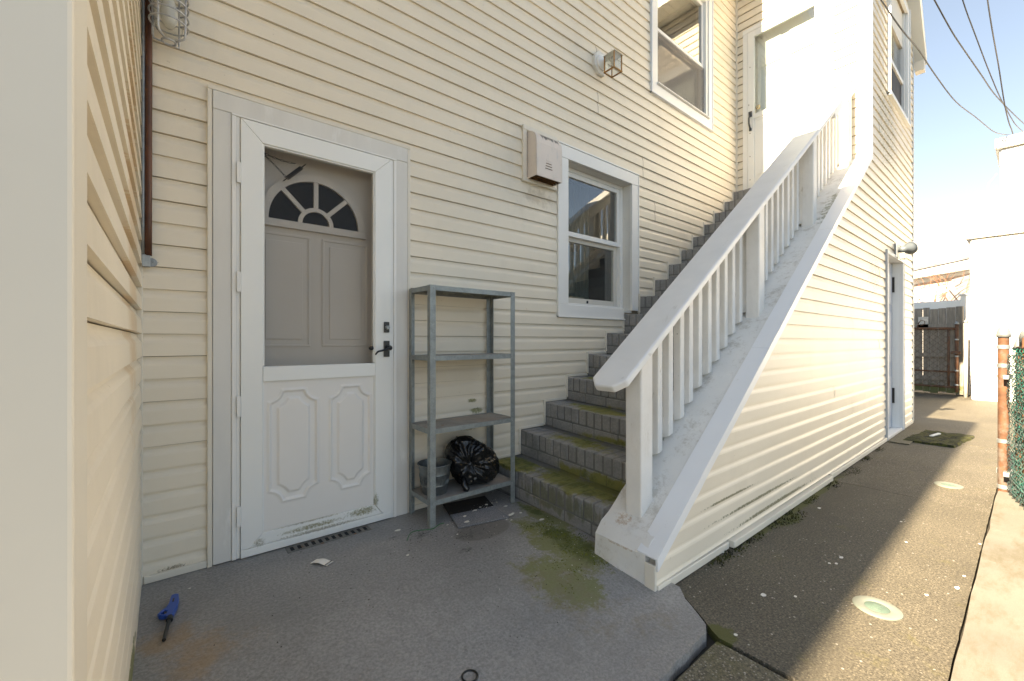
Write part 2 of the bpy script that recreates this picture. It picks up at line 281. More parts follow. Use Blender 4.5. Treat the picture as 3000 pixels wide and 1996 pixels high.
VINEM = mat('bare_vine', (.26, .13, .08), rough=.8, var=.3)
FARW = mat('far_white_siding', (.78, .76, .72), rough=.6, var=.03)
FARP = mat('far_pale_brick', (.48, .36, .29), rough=.85, var=.12, vscale=20)
FUR = mat('beige_plush', (.36, .29, .19), rough=1, var=.2, vscale=30, bump=1, bscale=60, bdist=.01)
CURT = mat('pale_green_curtain', (.10, .13, .11), rough=.8, var=.08)

# ------------------------------------------------------------------ mesh helpers
class MB:
    def __init__(s): s.v = []; s.f = []
    def add(s, vs, fs):
        n = len(s.v); s.v += [tuple(v) for v in vs]; s.f += [tuple(i + n for i in f) for f in fs]; return s
    def box(s, x0, x1, y0, y1, z0, z1):
        x0, x1 = sorted((x0, x1)); y0, y1 = sorted((y0, y1)); z0, z1 = sorted((z0, z1))
        return s.add([(x0, y0, z0), (x1, y0, z0), (x1, y1, z0), (x0, y1, z0), (x0, y0, z1), (x1, y0, z1), (x1, y1, z1), (x0, y1, z1)],
                     [(0, 3, 2, 1), (4, 5, 6, 7), (0, 1, 5, 4), (1, 2, 6, 5), (2, 3, 7, 6), (3, 0, 4, 7)])
    def hexa(s, p): # 8 corners, bottom loop then top loop
        return s.add(p, [(0, 3, 2, 1), (4, 5, 6, 7), (0, 1, 5, 4), (1, 2, 6, 5), (2, 3, 7, 6), (3, 0, 4, 7)])
    def prism(s, loop, d):
        n = len(loop); d = Vector(d); a = [Vector(p) for p in loop]
        return s.add(a + [p + d for p in a], [tuple(range(n - 1, -1, -1)), tuple(range(n, 2 * n))] + [(i, (i + 1) % n, n + (i + 1) % n, n + i) for i in range(n)])
    def tube(s, pts, r, n=8, caps=True, closed=False):
        pts = [Vector(p) for p in pts]; m = len(pts); rs = r if isinstance(r, (list, tuple)) else [r] * m
        rings = []; up = Vector((0, 0, 1)); prev = None
        for i, p in enumerate(pts):
            if closed: t = pts[(i + 1) % m] - pts[i - 1]
            else: t = pts[min(i + 1, m - 1)] - pts[max(i - 1, 0)]
            t.normalize()
            if prev is None:
                a = t.cross(up if abs(t.z) < .95 else Vector((1, 0, 0))).normalized()
            else:
                a = (prev - t * prev.dot(t)).normalized()
            prev = a; b = t.cross(a)
            rings.append([p + (a * math.cos(2 * math.pi * k / n) + b * math.sin(2 * math.pi * k / n)) * rs[i] for k in range(n)])
        vs = [q for rg in rings for q in rg]; fs = []
        for i in range(m if closed else m - 1):
            j = (i + 1) % m
            for k in range(n): fs.append((i * n + k, i * n + (k + 1) % n, j * n + (k + 1) % n, j * n + k))
        if caps and not closed: fs += [tuple(range(n - 1, -1, -1)), tuple((m - 1) * n + k for k in range(n))]
        return s.add(vs, fs)
    def lathe(s, prof, c, n=24, axis='z', caps=(True, True)):
        c = Vector(c); vs = []; m = len(prof)
        for (r, h) in prof:
            for k in range(n):
                a = 2 * math.pi * k / n; u, v = r * math.cos(a), r * math.sin(a)
                d = Vector((u, v, h)) if axis == 'z' else (Vector((u, -h, v)) if axis == 'y' else Vector((-h, u, v)))
                vs.append(c + d)
        fs = [(i * n + k, i * n + (k + 1) % n, (i + 1) * n + (k + 1) % n, (i + 1) * n + k) for i in range(m - 1) for k in range(n)]
        if caps[0]: fs.append(tuple(range(n - 1, -1, -1)))
        if caps[1]: fs.append(tuple((m - 1) * n + k for k in range(n)))
        return s.add(vs, fs)
    def build(s, name, m, parent=None, smooth=False, bev=0, seg=2, auto=False):
        me = bpy.data.meshes.new(name); me.from_pydata(s.v, [], s.f)
        b = bmesh.new(); b.from_mesh(me); bmesh.ops.recalc_face_normals(b, faces=b.faces); b.to_mesh(me); b.free()
        if smooth:
            for p in me.polygons: p.use_smooth = True
        if smooth and auto:
            me.set_sharp_from_angle(angle=R(38))
        me.materials.append(m)
        o = bpy.data.objects.new(name, me); COL.objects.link(o)
        if parent: o.parent = parent
        if bev:
            md = o.modifiers.new('bevel', 'BEVEL'); md.width = bev; md.segments = seg; md.limit_method = 'ANGLE'; md.angle_limit = R(40)
        return o
def box(name, m, p, x0, x1, y0, y1, z0, z1, bev=0): return MB().box(x0, x1, y0, y1, z0, z1).build(name, m, p, bev=bev)
def tag(o, label, cat, group=None):
    o['label'] = label; o['category'] = cat
    if group: o['group'] = group
    return o
def thing(name, label, cat, group=None):
    o = bpy.data.objects.new(name, None); COL.objects.link(o); o.empty_display_size = .1
    return tag(o, label, cat, group)
def struct(o): o['kind'] = 'structure'; return o
def stuff(o): o['kind'] = 'stuff'; return o

# pixel ray of the photograph (3000 px wide) -> points, used only to survey positions
AX = (math.cos(TH), math.sin(TH)); RT = (math.sin(TH), -math.cos(TH))
def at(u, v, d):
    l = (u - 1500) / FOC * d
    return Vector((AX[0] * d + RT[0] * l, AX[1] * d + RT[1] * l, CZ + (998 - v) / FOC * d))

# ------------------------------------------------------------------ key dimensions
W = 2.5          # rear wall plane (y)
SY = 1.11        # stair side wall plane (y)
XD = 5.86        # cross wall with the upper door (x)
XL = -0.11       # left wing wall (x)
XE = 8.30        # far house corner (x)
SOF = 5.85       # soffit height
T0, TR, RS = 1.844, 0.26, 0.1875   # first nosing x, tread, rise
Z1 = 0.209
def stepx(i): return T0 + TR * (i - 1)
def stepz(i, y=W): return Z1 + RS * (i - 1) - 0.042 * (W - y)
SLOPE = 0.7318
def capz(x): return 0.075 + SLOPE * (x - 1.74)
HCRS = 0.1012

# ================================================================== GROUND
struct(box('ground', EARTH, None, -60, 260, -160, 160, -.6, -.135))
def ztop(y):
    t = min(1, max(0, (1.9 - y) / 1.0)); t = t * t * (3 - 2 * t)
    return -.078 * t
# painted pad, an irregular poured edge
outline = [(-.105, 2.52), (1.86, 2.52), (1.86, 1.30), (1.86, 1.045), (1.80, .985), (1.745, .90), (1.705, .845), (1.66, .822), (1.50, .815), (1.33, .808), (1.0, .80), (.4, .79), (-.6, .78), (-.6, .92), (-.105, .93)]
def pad():
    b = bmesh.new()
    nx, ny = 74, 66
    x0, x1, y0, y1 = -.7, 1.88, .76, 2.53
    def inside(x, y):
        c = False; n = len(outline)
        for i in range(n):
            xa, ya = outline[i]; xb, yb = outline[(i + 1) % n]
            if (ya > y) != (yb > y) and x < (xb - xa) * (y - ya) / (yb - ya) + xa: c = not c
        return c
    dense = []
    for i in range(len(outline)):
        a = Vector(outline[i]); c = Vector(outline[(i + 1) % len(outline)]); k = max(1, int((c - a).length / .03))
        for j in range(k):
            p = a.lerp(c, j / k)
            if p.y < 1.06: p += Vector((noise.noise((p.x * 14, p.y * 14, 3)), noise.noise((p.x * 14, p.y * 14, 9)))) * .008
            dense.append(p)
    vt = [b.verts.new((p.x, p.y, ztop(p.y))) for p in dense]
    f = b.faces.new(vt)
    bmesh.ops.triangulate(b, faces=[f])
    for cut in [y0 + .08 * k for k in range(1, 22)]:
        g = b.verts[:] + b.edges[:] + b.faces[:]
        bmesh.ops.bisect_plane(b, geom=g, plane_co=(0, cut, 0), plane_no=(0, 1, 0))
    for cut in [x0 + .12 * k for k in range(1, 22)]:
        g = b.verts[:] + b.edges[:] + b.faces[:]
        bmesh.ops.bisect_plane(b, geom=g, plane_co=(cut, 0, 0), plane_no=(1, 0, 0))
    for v in b.verts: v.co.z = ztop(v.co.y) + .0025 * noise.noise((v.co.x * 2.2, v.co.y * 2.2, 0))
    r = bmesh.ops.extrude_face_region(b, geom=b.faces[:])
    for v in r['geom']:
        if isinstance(v, bmesh.types.BMVert): v.co.z -= .12
    bmesh.ops.recalc_face_normals(b, faces=b.faces)
    me = bpy.data.meshes.new('painted_pad'); b.to_mesh(me); b.free(); me.materials.append(PAD)
    o = bpy.data.objects.new('painted_pad', me); COL.objects.link(o); return struct(o)
pad()
def slab(name, m, pts, z=-.10, th=.1, jit=.004):
    dense = []
    for i in range(len(pts)):
        a = Vector(pts[i]); c = Vector(pts[(i + 1) % len(pts)]); k = max(1, min(60, int((c - a).length / .06)))
        for j in range(k):
            p = a.lerp(c, j / k); p += Vector((noise.noise((p.x * 11, p.y * 11, 1)), noise.noise((p.x * 11, p.y * 11, 7)))) * jit; dense.append(p)
    return struct(MB().prism([(p.x, p.y, z - th) for p in dense], (0, 0, th)).build(name, m))
slab('walkway_slab', AGG2, [(1.678, .79), (1.690, .19), (-6, .19), (-6, .77), (1.3, .785)], -.104)
slab('walkway', AGG, [(1.878, 1.16), (1.86, 1.03), (1.765, .885), (1.722, .828), (1.700, .79), (1.706, .19), (4.35, .19), (4.36, .6), (4.35, 1.16)], -.10)
slab('walkway', AGG, [(4.362, 1.16), (4.372, .6), (4.362, .19), (7.0, .19), (7.0, 1.16)], -.102)
slab('walkway', AGG, [(7.012, 2.6), (7.012, -.6), (13.6, -.6), (13.6, 2.6)], -.10)
slab('curb_strip', CURB, [(-6, .180), (6.995, .180), (6.995, -.75), (-6, -.75)], -.088, jit=.012)
slab('curb_strip', CURB, [(7.012, -.61), (13.6, -.61), (13.6, -1.6), (7.012, -1.6)], -.096)

# ================================================================== HOUSE
house = thing('house', 'cream vinyl sided house with grey brick stair and two white doors', 'house')
PROF = [(0.0, .001), (0.0, .0150), (.58, .0135), (.68, .0108), (.78, .0055), (.86, .0035), (1.03, .0030)]
def prof_n(fr):
    for (a, n0), (b_, n1) in zip(PROF[1:], PROF[2:]):
        if a <= fr <= b_: return n0 + (n1 - n0) * (fr - a) / (b_ - a)
    return PROF[-1][1]
def siding(parent, m, pos, s0, s1, z0, z1, phase, holes=(), lo=None, seams=None, seed=0, slot=.0018, ns=1.0):
    rnd = random.Random(seed)
    k0 = math.floor((z0 - phase) / HCRS); k1 = math.ceil((z1 - phase) / HCRS)
    cnt = 0
    for k in range(k0, k1):
        zb = phase + k * HCRS; zt = zb + HCRS
        a, c = max(zb, z0), min(zt, z1)
        if c - a < .006: continue
        cuts = {s0, s1}
        for (h0, h1, g0, g1) in holes:
            if g1 > a and g0 < c:
                for h in (h0, h1):
                    if s0 < h < s1: cuts.add(h)
        seam = [q for q in (seams(k) if seams else []) if s0 + .1 < q < s1 - .1]
        for q in seam: cuts.add(q)
        cuts = sorted(cuts)
        runs = []; cur = []
        for p, q in zip(cuts, cuts[1:]):
            if q - p < .004: continue
            rr = [(a, c)]
            for (h0, h1, g0, g1) in holes:
                if h0 < (p + q) / 2 < h1:
                    nr = []
                    for (e0, e1) in rr:
                        if g1 <= e0 or g0 >= e1: nr.append((e0, e1)); continue
                        if g0 - e0 > .006: nr.append((e0, g0))
                        if e1 - g1 > .006: nr.append((g1, e1))
                    rr = nr
            if p in seam and cur: runs.append(cur); cur = []
            if rr: cur.append((p, q, rr))
            elif cur: runs.append(cur); cur = []
        if cur: runs.append(cur)
        off = rnd.uniform(-.0006, .0006)
        for ri, run in enumerate(runs):
            mb = MB(); prd = off + (.0018 if ri % 2 else 0)
            for (p, q, rr) in run:
                for (e0, e1) in rr:
                    rows = []
                    full_bottom = abs(e0 - zb) < 1e-6
                    if full_bottom: rows.append((zb, .001))
                    fr0, fr1 = (e0 - zb) / HCRS, (e1 - zb) / HCRS
                    rows.append((e0, prof_n(fr0)))
                    for (fr, n_) in PROF[2:-1]:
                        if fr0 + .01 < fr < fr1 - .01: rows.append((zb + fr * HCRS, n_))
                    top = e1 - (slot if abs(e1 - zt) < 1e-6 else 0)
                    rows.append((top, prof_n(min(1.03, (top - zb) / HCRS))))
                    nseg = max(1, int((q - p) / .55)); base = len(mb.v)
                    vs = []
                    for (zz, n_) in rows:
                        p_ = p + (.0034 if (p in seam) else 0)
                        st = p_ if lo is None else max(p_, lo(zz))
                        st = min(st, q - .001)
                        for j in range(nseg + 1):
                            s = st + (q - st) * j / nseg
                            wob = .0026 * noise.noise((s * 1.1, k * 3.7, seed * 5.1))
                            vs.append(pos(s, n_ * ns + prd + (.0012 * noise.noise((s * 1.7, k * 2.3 + 40, seed)) if n_ > .002 else 0), zz + wob * (1 if zz < e1 - .001 or True else 0)))
                    M_ = nseg + 1
                    fs = [(i * M_ + j, i * M_ + j + 1, (i + 1) * M_ + j + 1, (i + 1) * M_ + j) for i in range(len(rows) - 1) for j in range(nseg)]
                    mb.add(vs, fs)
            if lo is not None and lo((a + c) / 2) > run[-1][1] - .01: continue
            # outward orientation by the wall's own normal, one thin open sheet like real vinyl
            me = bpy.data.meshes.new('siding_board'); me.from_pydata(mb.v, [], mb.f)
            nrm = (Vector(pos(0, 1, 0)) - Vector(pos(0, 0, 0)))
            if sum((p_.normal.dot(nrm) for p_ in me.polygons)) < 0: me.flip_normals()
            me.materials.append(m)
            o = bpy.data.objects.new('siding_board', me); COL.objects.link(o); o.parent = parent; cnt += 1
    return cnt
SHEATH = mat('dark_building_paper', (.28, .22, .15), rough=.9, var=.2)
def core(name, label, pos, s0, s1, z0, z1, holes, th=.14, m=None):
    """solid wall behind the boards, with its openings left open"""
    ss = sorted({s0, s1} | {h for q in holes for h in q[:2] if s0 < h < s1}); zs = sorted({z0, z1} | {h for q in holes for h in q[2:] if z0 < h < z1})
    mb = MB()
    for p, q in zip(ss, ss[1:]):
        run = None
        for e, f in zip(zs, zs[1:]):
            hole = any(h[0] < (p + q) / 2 < h[1] and h[2] < (e + f) / 2 < h[3] for h in holes)
            if hole:
                if run: mb_add(mb, pos, p, q, run[0], run[1], th)
                run = None
            else: run = (run[0], f) if run else (e, f)
        if run: mb_add(mb, pos, p, q, run[0], run[1], th)
    o = mb.build(name, m or SHEATH, house); o['label'] = label; return o
def mb_add(mb, pos, p, q, e, f, th):
    a = Vector(pos(p, 0, e)); b_ = Vector(pos(q, -th, f)); mb.box(a.x, b_.x, a.y, b_.y, a.z, b_.z)

P_REAR = lambda s, n, z: (s, W - n, z)
P_SIDE = lambda s, n, z: (s, SY - n, z)
P_CROSS = lambda s, n, z: (XD - n, s, z)
P_LEFT = lambda s, n, z: (XL + n, s, z)

# ---- rear wall
stairholes = [(stepx(i), stepx(i + 1) if i < 16 else XD + .2, -1, stepz(i)) for i in range(1, 17)]
D_HOLE = (.148, 1.186, -1, 2.297)
W1_HOLE = (2.497, 3.638, 1.272, 2.728); W2_HOLE = (3.852, 5.176, 3.63, 5.30); V_HOLE = (2.118, 2.484, 2.308, 2.744)
rear = core('wall', 'long cream sided rear wall with the ground floor door', P_REAR, XL - .05, XD + .05, -.1, 6.1,
            [(.2615, 1.0755, -1, 2.1785), (2.5995, 3.5505, 1.3495, 2.6405), (3.9565, 5.0735, 3.745, 5.1985)])
_sm = {}
def rear_seams(k):
    # laps where one length of siding ends on the next; two courses belong to one panel
    r = random.Random(k // 2 * 7 + 3)
    q = {34: 3.0, 30: 3.02, 26: 3.72, 44: 4.4, 12: 1.75 + 9}.get(k // 2 * 2)
    return [q] if q else ([r.uniform(2.2, 5.4)] if r.random() < .55 and k > 20 else [])
siding(rear, V_BACK, P_REAR, XL + .022, XD - .016, .035, SOF, .098, [D_HOLE, W1_HOLE, W2_HOLE, V_HOLE] + stairholes, seams=rear_seams, seed=1)
box('inside_corner_post', TRIMC, rear, XL + .001, XL + .026, W - .024, W - .001, 0, SOF, .004)
box('inside_corner_post', TRIMC, rear, XD - .026, XD - .001, W - .028, W - .001, 3.05, SOF, .004)
MB().box(-.082, .146, W - .026, W - .001, .002, .035).build('starter_strip', TRIMC, rear, bev=.004)
MB().box(1.187, 1.84, W - .024, W - .001, .002, .035).build('starter_strip', TRIMC, rear, bev=.004)
for i in range(1, 17):   # channel that follows the stair profile
    x, z = stepx(i), stepz(i)
    zlow = 0.037 if i == 1 else stepz(i - 1) + .022
    MB().box(x - .020, x - .002, W - .024 - .001 * (i % 2), W - .001, zlow, z + (.028 if i > 7 else .020)).build('j_channel', TRIMC, rear, bev=.003)
    if i < 16 and not (7 <= i <= 7):
        MB().box(x - .001, stepx(i + 1) - .021, W - .021, W - .001, z + .001, z + .021).build('j_channel', TRIMC, rear, bev=.003)
# soffit and fascia of the rear wall
SOFF = MB()
for k in range(24): SOFF.box(XL + .28 + k * .232, XL + .28 + (k + 1) * .232 - .006, W - .285, W - .002, SOF, SOF + .012)
roof = MB().box(XL, XD - .36, W - .32, W + 2.2, SOF + .012, SOF + .22).build('roof', ROOFW, house); roof['label'] = 'flat white eave above the rear wall'
SOFF.build('soffit', ROOFW, roof)

# ---- left wing
left = core('wall', 'cream sided wall of the projecting wing', P_LEFT, .72, W + .1, -.12, 6.1, [], th=.2)
siding(left, V_CROSS, P_LEFT, .745, W - .026, .0, SOF, -.0, [], seed=3, ns=1.55, slot=.003)
# wide outside corner post, two smooth faces
cp = MB().prism([(-.0835, .694, 0), (-.0835, .806, 0), (-.110, .806, 0), (-.110, .72, 0), (-.30, .72, 0), (-.30, .694, 0)], (0, 0, 6.0))
for i in range(len(cp.v)): v = cp.v[i]; cp.v[i] = (v[0], v[1], v[2] - .09)
cp.build('corner_post', TRIMC, left, bev=.005)
MB().box(-.112, -.086, .81, 2.474, -.03, .0).build('starter_strip', TRIMC, left, bev=.003)
wing = MB().box(-7, XL - .2, .60, W + .2, -.1, 6.05).build('wall', TRIMC, house); wing['label'] = 'unseen block of the wing, its front set to cast the walkway shadow'  # unseen mass added to throw the long shadow onto the walk
MB().box(-7, .25, .60, W - .33, SOF, 6.06).build('roof', ROOFW, house)['label'] = 'unseen eave of the projecting wing, edges set for its shadow'  # unseen eave, placed by where its shadow edge should land

# ---- cross wall with the upper door
UD = (1.50, 2.385, 3.03, 5.09)
cross = core('wall', 'sunlit cream wall around the upper door', P_CROSS, SY + .002, W, -.1, SOF + .2, [(1.546, 2.339, 3.02, 5.054)])
siding(cross, V_CROSS, P_CROSS, 1.215, W - .028, 2.5, SOF, 2.42 + .001, [(1.42, 2.405, 2.0, 5.115)], seed=4, slot=.008)
# ---- side wall along the walk
SD = (6.52, 7.56, -1, 2.15); SWN = (6.62, 7.90, 4.00, 5.62)
side = core('wall', 'cream siding under the stair along the walkway', P_SIDE, XD - .002, XE, -.12, 6.9, [(6.5195, 7.5505, -1, 2.1505), (6.7215, 7.8005, 4.0895, 5.5205)])
low = MB().prism([(1.75, SY, -.12), (XD - .004, SY, -.12), (XD - .004, SY, capz(XD) - .06), (1.75, SY, .02)], (0, .04, 0)).build('wall', TRIMC, house)
low['label'] = 'triangular wall under the stair'
def lo_side(z): return 1.745 + max(0, (z - .055) / SLOPE) if z < capz(XD) else XD + .03
siding(side, V_SIDE, P_SIDE, 1.748, XE - .02, -.052, 6.6, -.018, [SD, SWN], lo=lo_side, seed=5,
       seams=lambda k: [[3.9, 6.2, 5.1, 4.5][(k // 2) % 4]] if k % 2 == 0 and (k // 2) % 3 != 1 else [])
# corner posts, base channel
MB().prism([(XD - .014, SY - .020, capz(XD) - .01), (XD + .028, SY - .020, capz(XD) - .01), (XD + .028, SY - .001, capz(XD) - .01), (XD - .001, SY - .001, capz(XD) - .01), (XD - .001, 1.215, capz(XD) - .01), (XD - .02, 1.215, capz(XD) - .01), (XD - .02, SY - .014, capz(XD) - .01)], (0, 0, SOF - capz(XD))).build('corner_post', WHITE, side, bev=.003)
MB().prism([(XE - .024, SY - .022, -.07), (XE + .02, SY - .022, -.07), (XE + .02, SY + .09, -.07), (XE + .001, SY + .09, -.07), (XE + .001, SY - .001, -.07), (XE - .024, SY - .001, -.07)], (0, 0, 5.4)).build('corner_post', mat('grey_corner_post', (.60, .585, .55), rough=.5, var=.05), side, bev=.003)
def strip(x0, x1, dz0, dz1, o):
    return MB().hexa([(x0, SY - o, -.098 + dz0), (x1, SY - o, -.098 + dz1), (x1, SY - .001, -.098 + dz1), (x0, SY - .001, -.098 + dz0),
                      (x0, SY - o, -.058 + dz0), (x1, SY - o, -.058 + dz1), (x1, SY - .001, -.058 + dz1), (x0, SY - .001, -.058 + dz0)]).build('starter_strip', TRIMC, side, bev=.004)
strip(1.752, 2.47, .006, .0, .022)
strip(2.48, 4.35, .004, -.002, .045); strip(4.37, 6.55, .004, .004, .030); strip(7.52, 8.27, .0, .0, .022)
# right-hand gable rake and far eave
rk = MB(); y0, y1 = SY - .30, SY - .02
def rake(x, z): return (x, z)
y0 = .97
rk.prism([(8.46, y0, 5.04), (7.16, y0, 6.72), (7.16, y0, 6.86), (8.47, y0, 5.17)], (0, .45, 0))
rk.prism([(5.50, y0 + .02, 5.90), (7.15, y0 + .02, 6.74), (7.15, y0 + .02, 6.86), (5.48, y0 + .02, 6.02)], (0, 4, 0))
gr = rk.build('roof', ROOFW, house); gr['label'] = 'white raking eave above the far corner'
MB().box(8.325, 8.455, .985, SY - .025, 4.93, 5.07).build('eave_return', TRIMC, gr, bev=.004)
MB().prism([(8.30, SY + .02, 5.05), (7.10, SY + .02, 6.85), (5.88, SY + .02, 6.0), (5.88, SY + .02, 5.05)], (0, .1, 0)).build('gable_wall', TRIMC, gr)
sb = MB()
for k in range(16): sb.box(XD - .37, XD - .002, SY - .11 + k * .10, SY - .11 + (k + 1) * .10 - .005, SOF, SOF + .012)
sb.box(XD - .40, XD - .37, SY - .12, W - .3, SOF - .005, SOF + .14)
sb.build('soffit', ROOFW, gr)

# ================================================================== ENTRY DOOR
yf = W - .040
door = MB()
door.box(.168, .243, W - .030, W + .002, .006, 2.19).box(1.091, 1.166, W - .030, W + .002, -.004, 2.19)
door.box(.168, 1.166, W - .032, W + .002, 2.1905, 2.278)
door = door.build('entry_door', CASING, house, bev=.003); door['label'] = 'weathered white casing of the ground floor door'
jb = MB(); jb.box(.147, .1665, W - .028, W - .001, 0, 2.2795); jb.box(1.1675, 1.187, W - .028, W - .001, 0, 2.2795); jb.box(.147, 1.187, W - .0285, W - .001, 2.280, 2.298)
jb.build('j_channel', TRIMC, door, bev=.003)
fr = MB(); fr.box(.2435, .262, W - .036, W, .006, 2.18); fr.box(1.0735, 1.0905, W - .036, W, 0, 2.18); fr.box(.2435, 1.0905, W - .038, W, 2.1805, 2.190)
fr.box(.2625, .2785, W - .030, W, .006, 2.18); fr.box(1.0575, 1.073, W - .030, W, 0, 2.18)
fr.build('storm_frame', WHITE, door, bev=.002)
def face_poly(pts, y0, y1): return MB().prism([(x, y0, z) for x, z in pts], (0, y1 - y0, 0))
yb_ = W - .004
face_poly([(.280, .045), (.280, 2.176), (.375, 2.078), (.375, .108), (.318, .046)], yf, yb_).build('storm_stile', DOORW, door, bev=.003)
face_poly([(1.056, .038), (1.056, 2.176), (.955, 2.078), (.955, .108), (1.0, .046)], yf, yb_).build('storm_stile', DOORW, door, bev=.003)
face_poly([(.2805, 2.1765), (1.0555, 2.1765), (.9545, 2.0785), (.3755, 2.0785)], yf, yb_).build('storm_rail', DOORW, door, bev=.003)
face_poly([(.3185, .0455), (.3755, .1075), (.9545, .1075), (.9995, .0455)], yf + .004, yb_).build('storm_rail', DOORW, door, bev=.004)
MB().box(.280, 1.056, yf - .002, yb_, .006, .0445).build('kick_plate', DOORW, door, bev=.003)
bd = MB()
for a in ((.3755, .3835, .949, 2.078), (.9465, .9545, .949, 2.078)): bd.box(a[0], a[1], yf + .006, yb_, a[2], a[3])
bd.box(.384, .946, yf + .006, yb_, 2.070, 2.078)
bd.box(.3755, .381, yf + .007, yb_, .109, .870); bd.box(.949, .9545, yf + .007, yb_, .109, .870)
bd.build('glazing_bead', DOORW, door, bev=.002)
MB().box(.3755, .9545, yf - .002, yb_, .871, .947).build('storm_rail', DOORW, door, bev=.003)
# embossed lower panel
def panel():
    x0, x1, z0, z1 = .3812, .9488, .1085, .8705; nx, nz_ = 142, 190
    rects = [(.393, .648, .232, .832), (.694, .940, .232, .832)]
    def sd(x, z, r):
        cx, cz = (r[0] + r[1]) / 2, (r[2] + r[3]) / 2; hx, hz = (r[1] - r[0]) / 2, (r[3] - r[2]) / 2
        d = max(abs(x - cx) - hx, abs(z - cz) - hz)
        return max(d, .062 - math.hypot(abs(x - cx) - hx, abs(z - cz) - hz))
    def sm(a, c, v): t = min(1, max(0, (v - a) / (c - a))); return t * t * (3 - 2 * t)
    vs = []
    for j in range(nz_ + 1):
        for i in range(nx + 1):
            x = x0 + (x1 - x0) * i / nx; z = z0 + (z1 - z0) * j / nz_; d = min(sd(x, z, r) for r in rects)
            h = .0055 * sm(0, -.012, d) - .0105 * sm(-.014, -.024, d) * (1 - sm(-.024, -.05, d) * .0) + .009 * sm(-.046, -.060, d)
            vs.append((x, yf + .012 - h, z))
    fs = [(j * (nx + 1) + i, j * (nx + 1) + i + 1, (j + 1) * (nx + 1) + i + 1, (j + 1) * (nx + 1) + i) for j in range(nz_) for i in range(nx)]
    o = MB().add(vs, fs).build('embossed_panel', PANEL, door, smooth=True)
    return o
panel()
MB().box(.3840, .9460, yf + .014, yf + .0145, .9475, 2.0695).build('insect_screen', DSCREEN, door)
for (za, zb) in ((1.854, 1.955), (1.318, 1.418), (.705, .808), (.166, .266)):
    MB().box(.2625, .2795, W - .047, W - .0365, za, zb).build('hinge', WHITE, door, bev=.002)
lk = MB().prism([(1.006, yf - .011, 1.128), (1.040, yf - .011, 1.128), (1.040, yf - .011, 1.192), (1.006, yf - .011, 1.192)], (0, .010, 0)).build('deadbolt', BLACK, door, bev=.004)
MB().lathe([(.012, .0), (.012, .018), (.009, .021)], (1.023, yf - .011, 1.158), 20, 'y').build('deadbolt_cylinder', STEELG, door, smooth=True, auto=True)
hp = MB().box(1.006, 1.040, yf - .012, yf - .0005, .982, 1.078)
hp.lathe([(.015, 0), (.015, .03), (.011, .034)], (1.030, yf - .012, 1.036), 20, 'y')
hp.tube([(1.040, yf - .040, 1.036), (1.018, yf - .043, 1.031), (.985, yf - .046, 1.022), (.955, yf - .048, 1.016), (.943, yf - .046, 1.004), (.940, yf - .044, .995)], [.009, .008, .006, .0055, .005, .004], 10)
hp.build('lever_handle', BLACK, door, bev=.002)
MB().lathe([(.012, 0), (.014, .02), (.008, .028)], (.938, yf + .03, 1.035), 14, 'y').build('inner_latch', BLACK, door, smooth=True)
# inner door behind the screen
yi = W + .085
inn = MB().box(.285, 1.050, yi, yi + .045, .01, 2.12).build('inner_door', DOORIN, door)
MB().box(.262, .2845, W + .004, W + .20, .0, 2.178).box(1.0505, 1.075, W + .004, W + .20, .0, 2.178).box(.2848, 1.050, W + .004, W + .20, 2.122, 2.178).build('door_jamb', DOORIN, door)
MB().box(.28, 1.056, W + .001, W + .082, -.06, .010).build('threshold', STEELG, door)
FX, FZ, RO = .655, 1.735, .278
def arc(r0, r1, a0, a1, n, y0, y1, cx=FX, cz=FZ):
    mb = MB()
    for i in range(n):
        b0, b1 = a0 + (a1 - a0) * i / n, a0 + (a1 - a0) * (i + 1) / n
        q = [(cx + r * math.cos(t), cz + r * math.sin(t)) for r, t in ((r0, b0), (r1, b0), (r1, b1), (r0, b1))]
        mb.prism([(x, y0, z) for x, z in q], (0, y1 - y0, 0))
    return mb
ff = arc(.238, RO, 0, math.pi, 30, yi - .022, yi - .0005); ff2 = arc(.268, .284, 0, math.pi, 30, yi - .012, yi - .0006)
ff.add(ff2.v, ff2.f); a_ = arc(.072, .094, 0, math.pi, 18, yi - .020, yi - .0005); ff.add(a_.v, a_.f)
ff.box(FX - .284, FX + .284, yi - .023, yi - .0005, FZ - .040, FZ - .001)
for ang in (45, 90, 135):
    t = R(ang); d = Vector((math.cos(t), 0, math.sin(t))); n_ = Vector((-d.z, 0, d.x)) * .012
    a = Vector((FX, yi - .019, FZ)) + d * .090; c = Vector((FX, yi - .019, FZ)) + d * .242
    ff.prism([a + n_, c + n_, c - n_, a - n_], (0, .018, 0))
ff.build('fanlight_frame', DOORIN, door, smooth=False)
for (a0, a1, r0, r1) in ((0, 45, .09, .242), (45, 90, .09, .242), (90, 135, .09, .242), (135, 180, .09, .242), (0, 180, 0.001, .076)):
    arc(r0, r1, R(a0), R(a1), 14, yi - .006, yi - .003).build('fanlight_pane', mat('fanlight_dark_glass', (.008, .007, .006), rough=.10, var=.2, spec=.15), door)
def bead(x0, x1, z0, z1, w_=.014, h=.006):
    b = MB()
    for i, (a, c, e, f) in enumerate(((x0, x1, z0, z0 + w_), (x0, x1, z1 - w_, z1), (x0, x0 + w_, z0 + w_, z1 - w_), (x1 - w_, x1, z0 + w_, z1 - w_))): b.box(a, c, yi - h, yi - .0004, e, f)
    return b
for (x0, x1) in ((.362, .630), (.690, .958)):
    b = bead(x0, x1, 1.045, 1.665); c = MB().box(x0 + .042, x1 - .042, yi - .005, yi - .0004, 1.087, 1.623); b.add(c.v, c.f); b.build('raised_panel', DOORIN, door, bev=.004)
    b = bead(x0, x1, .2, .86); b.build('raised_panel', DOORIN, door, bev=.004)
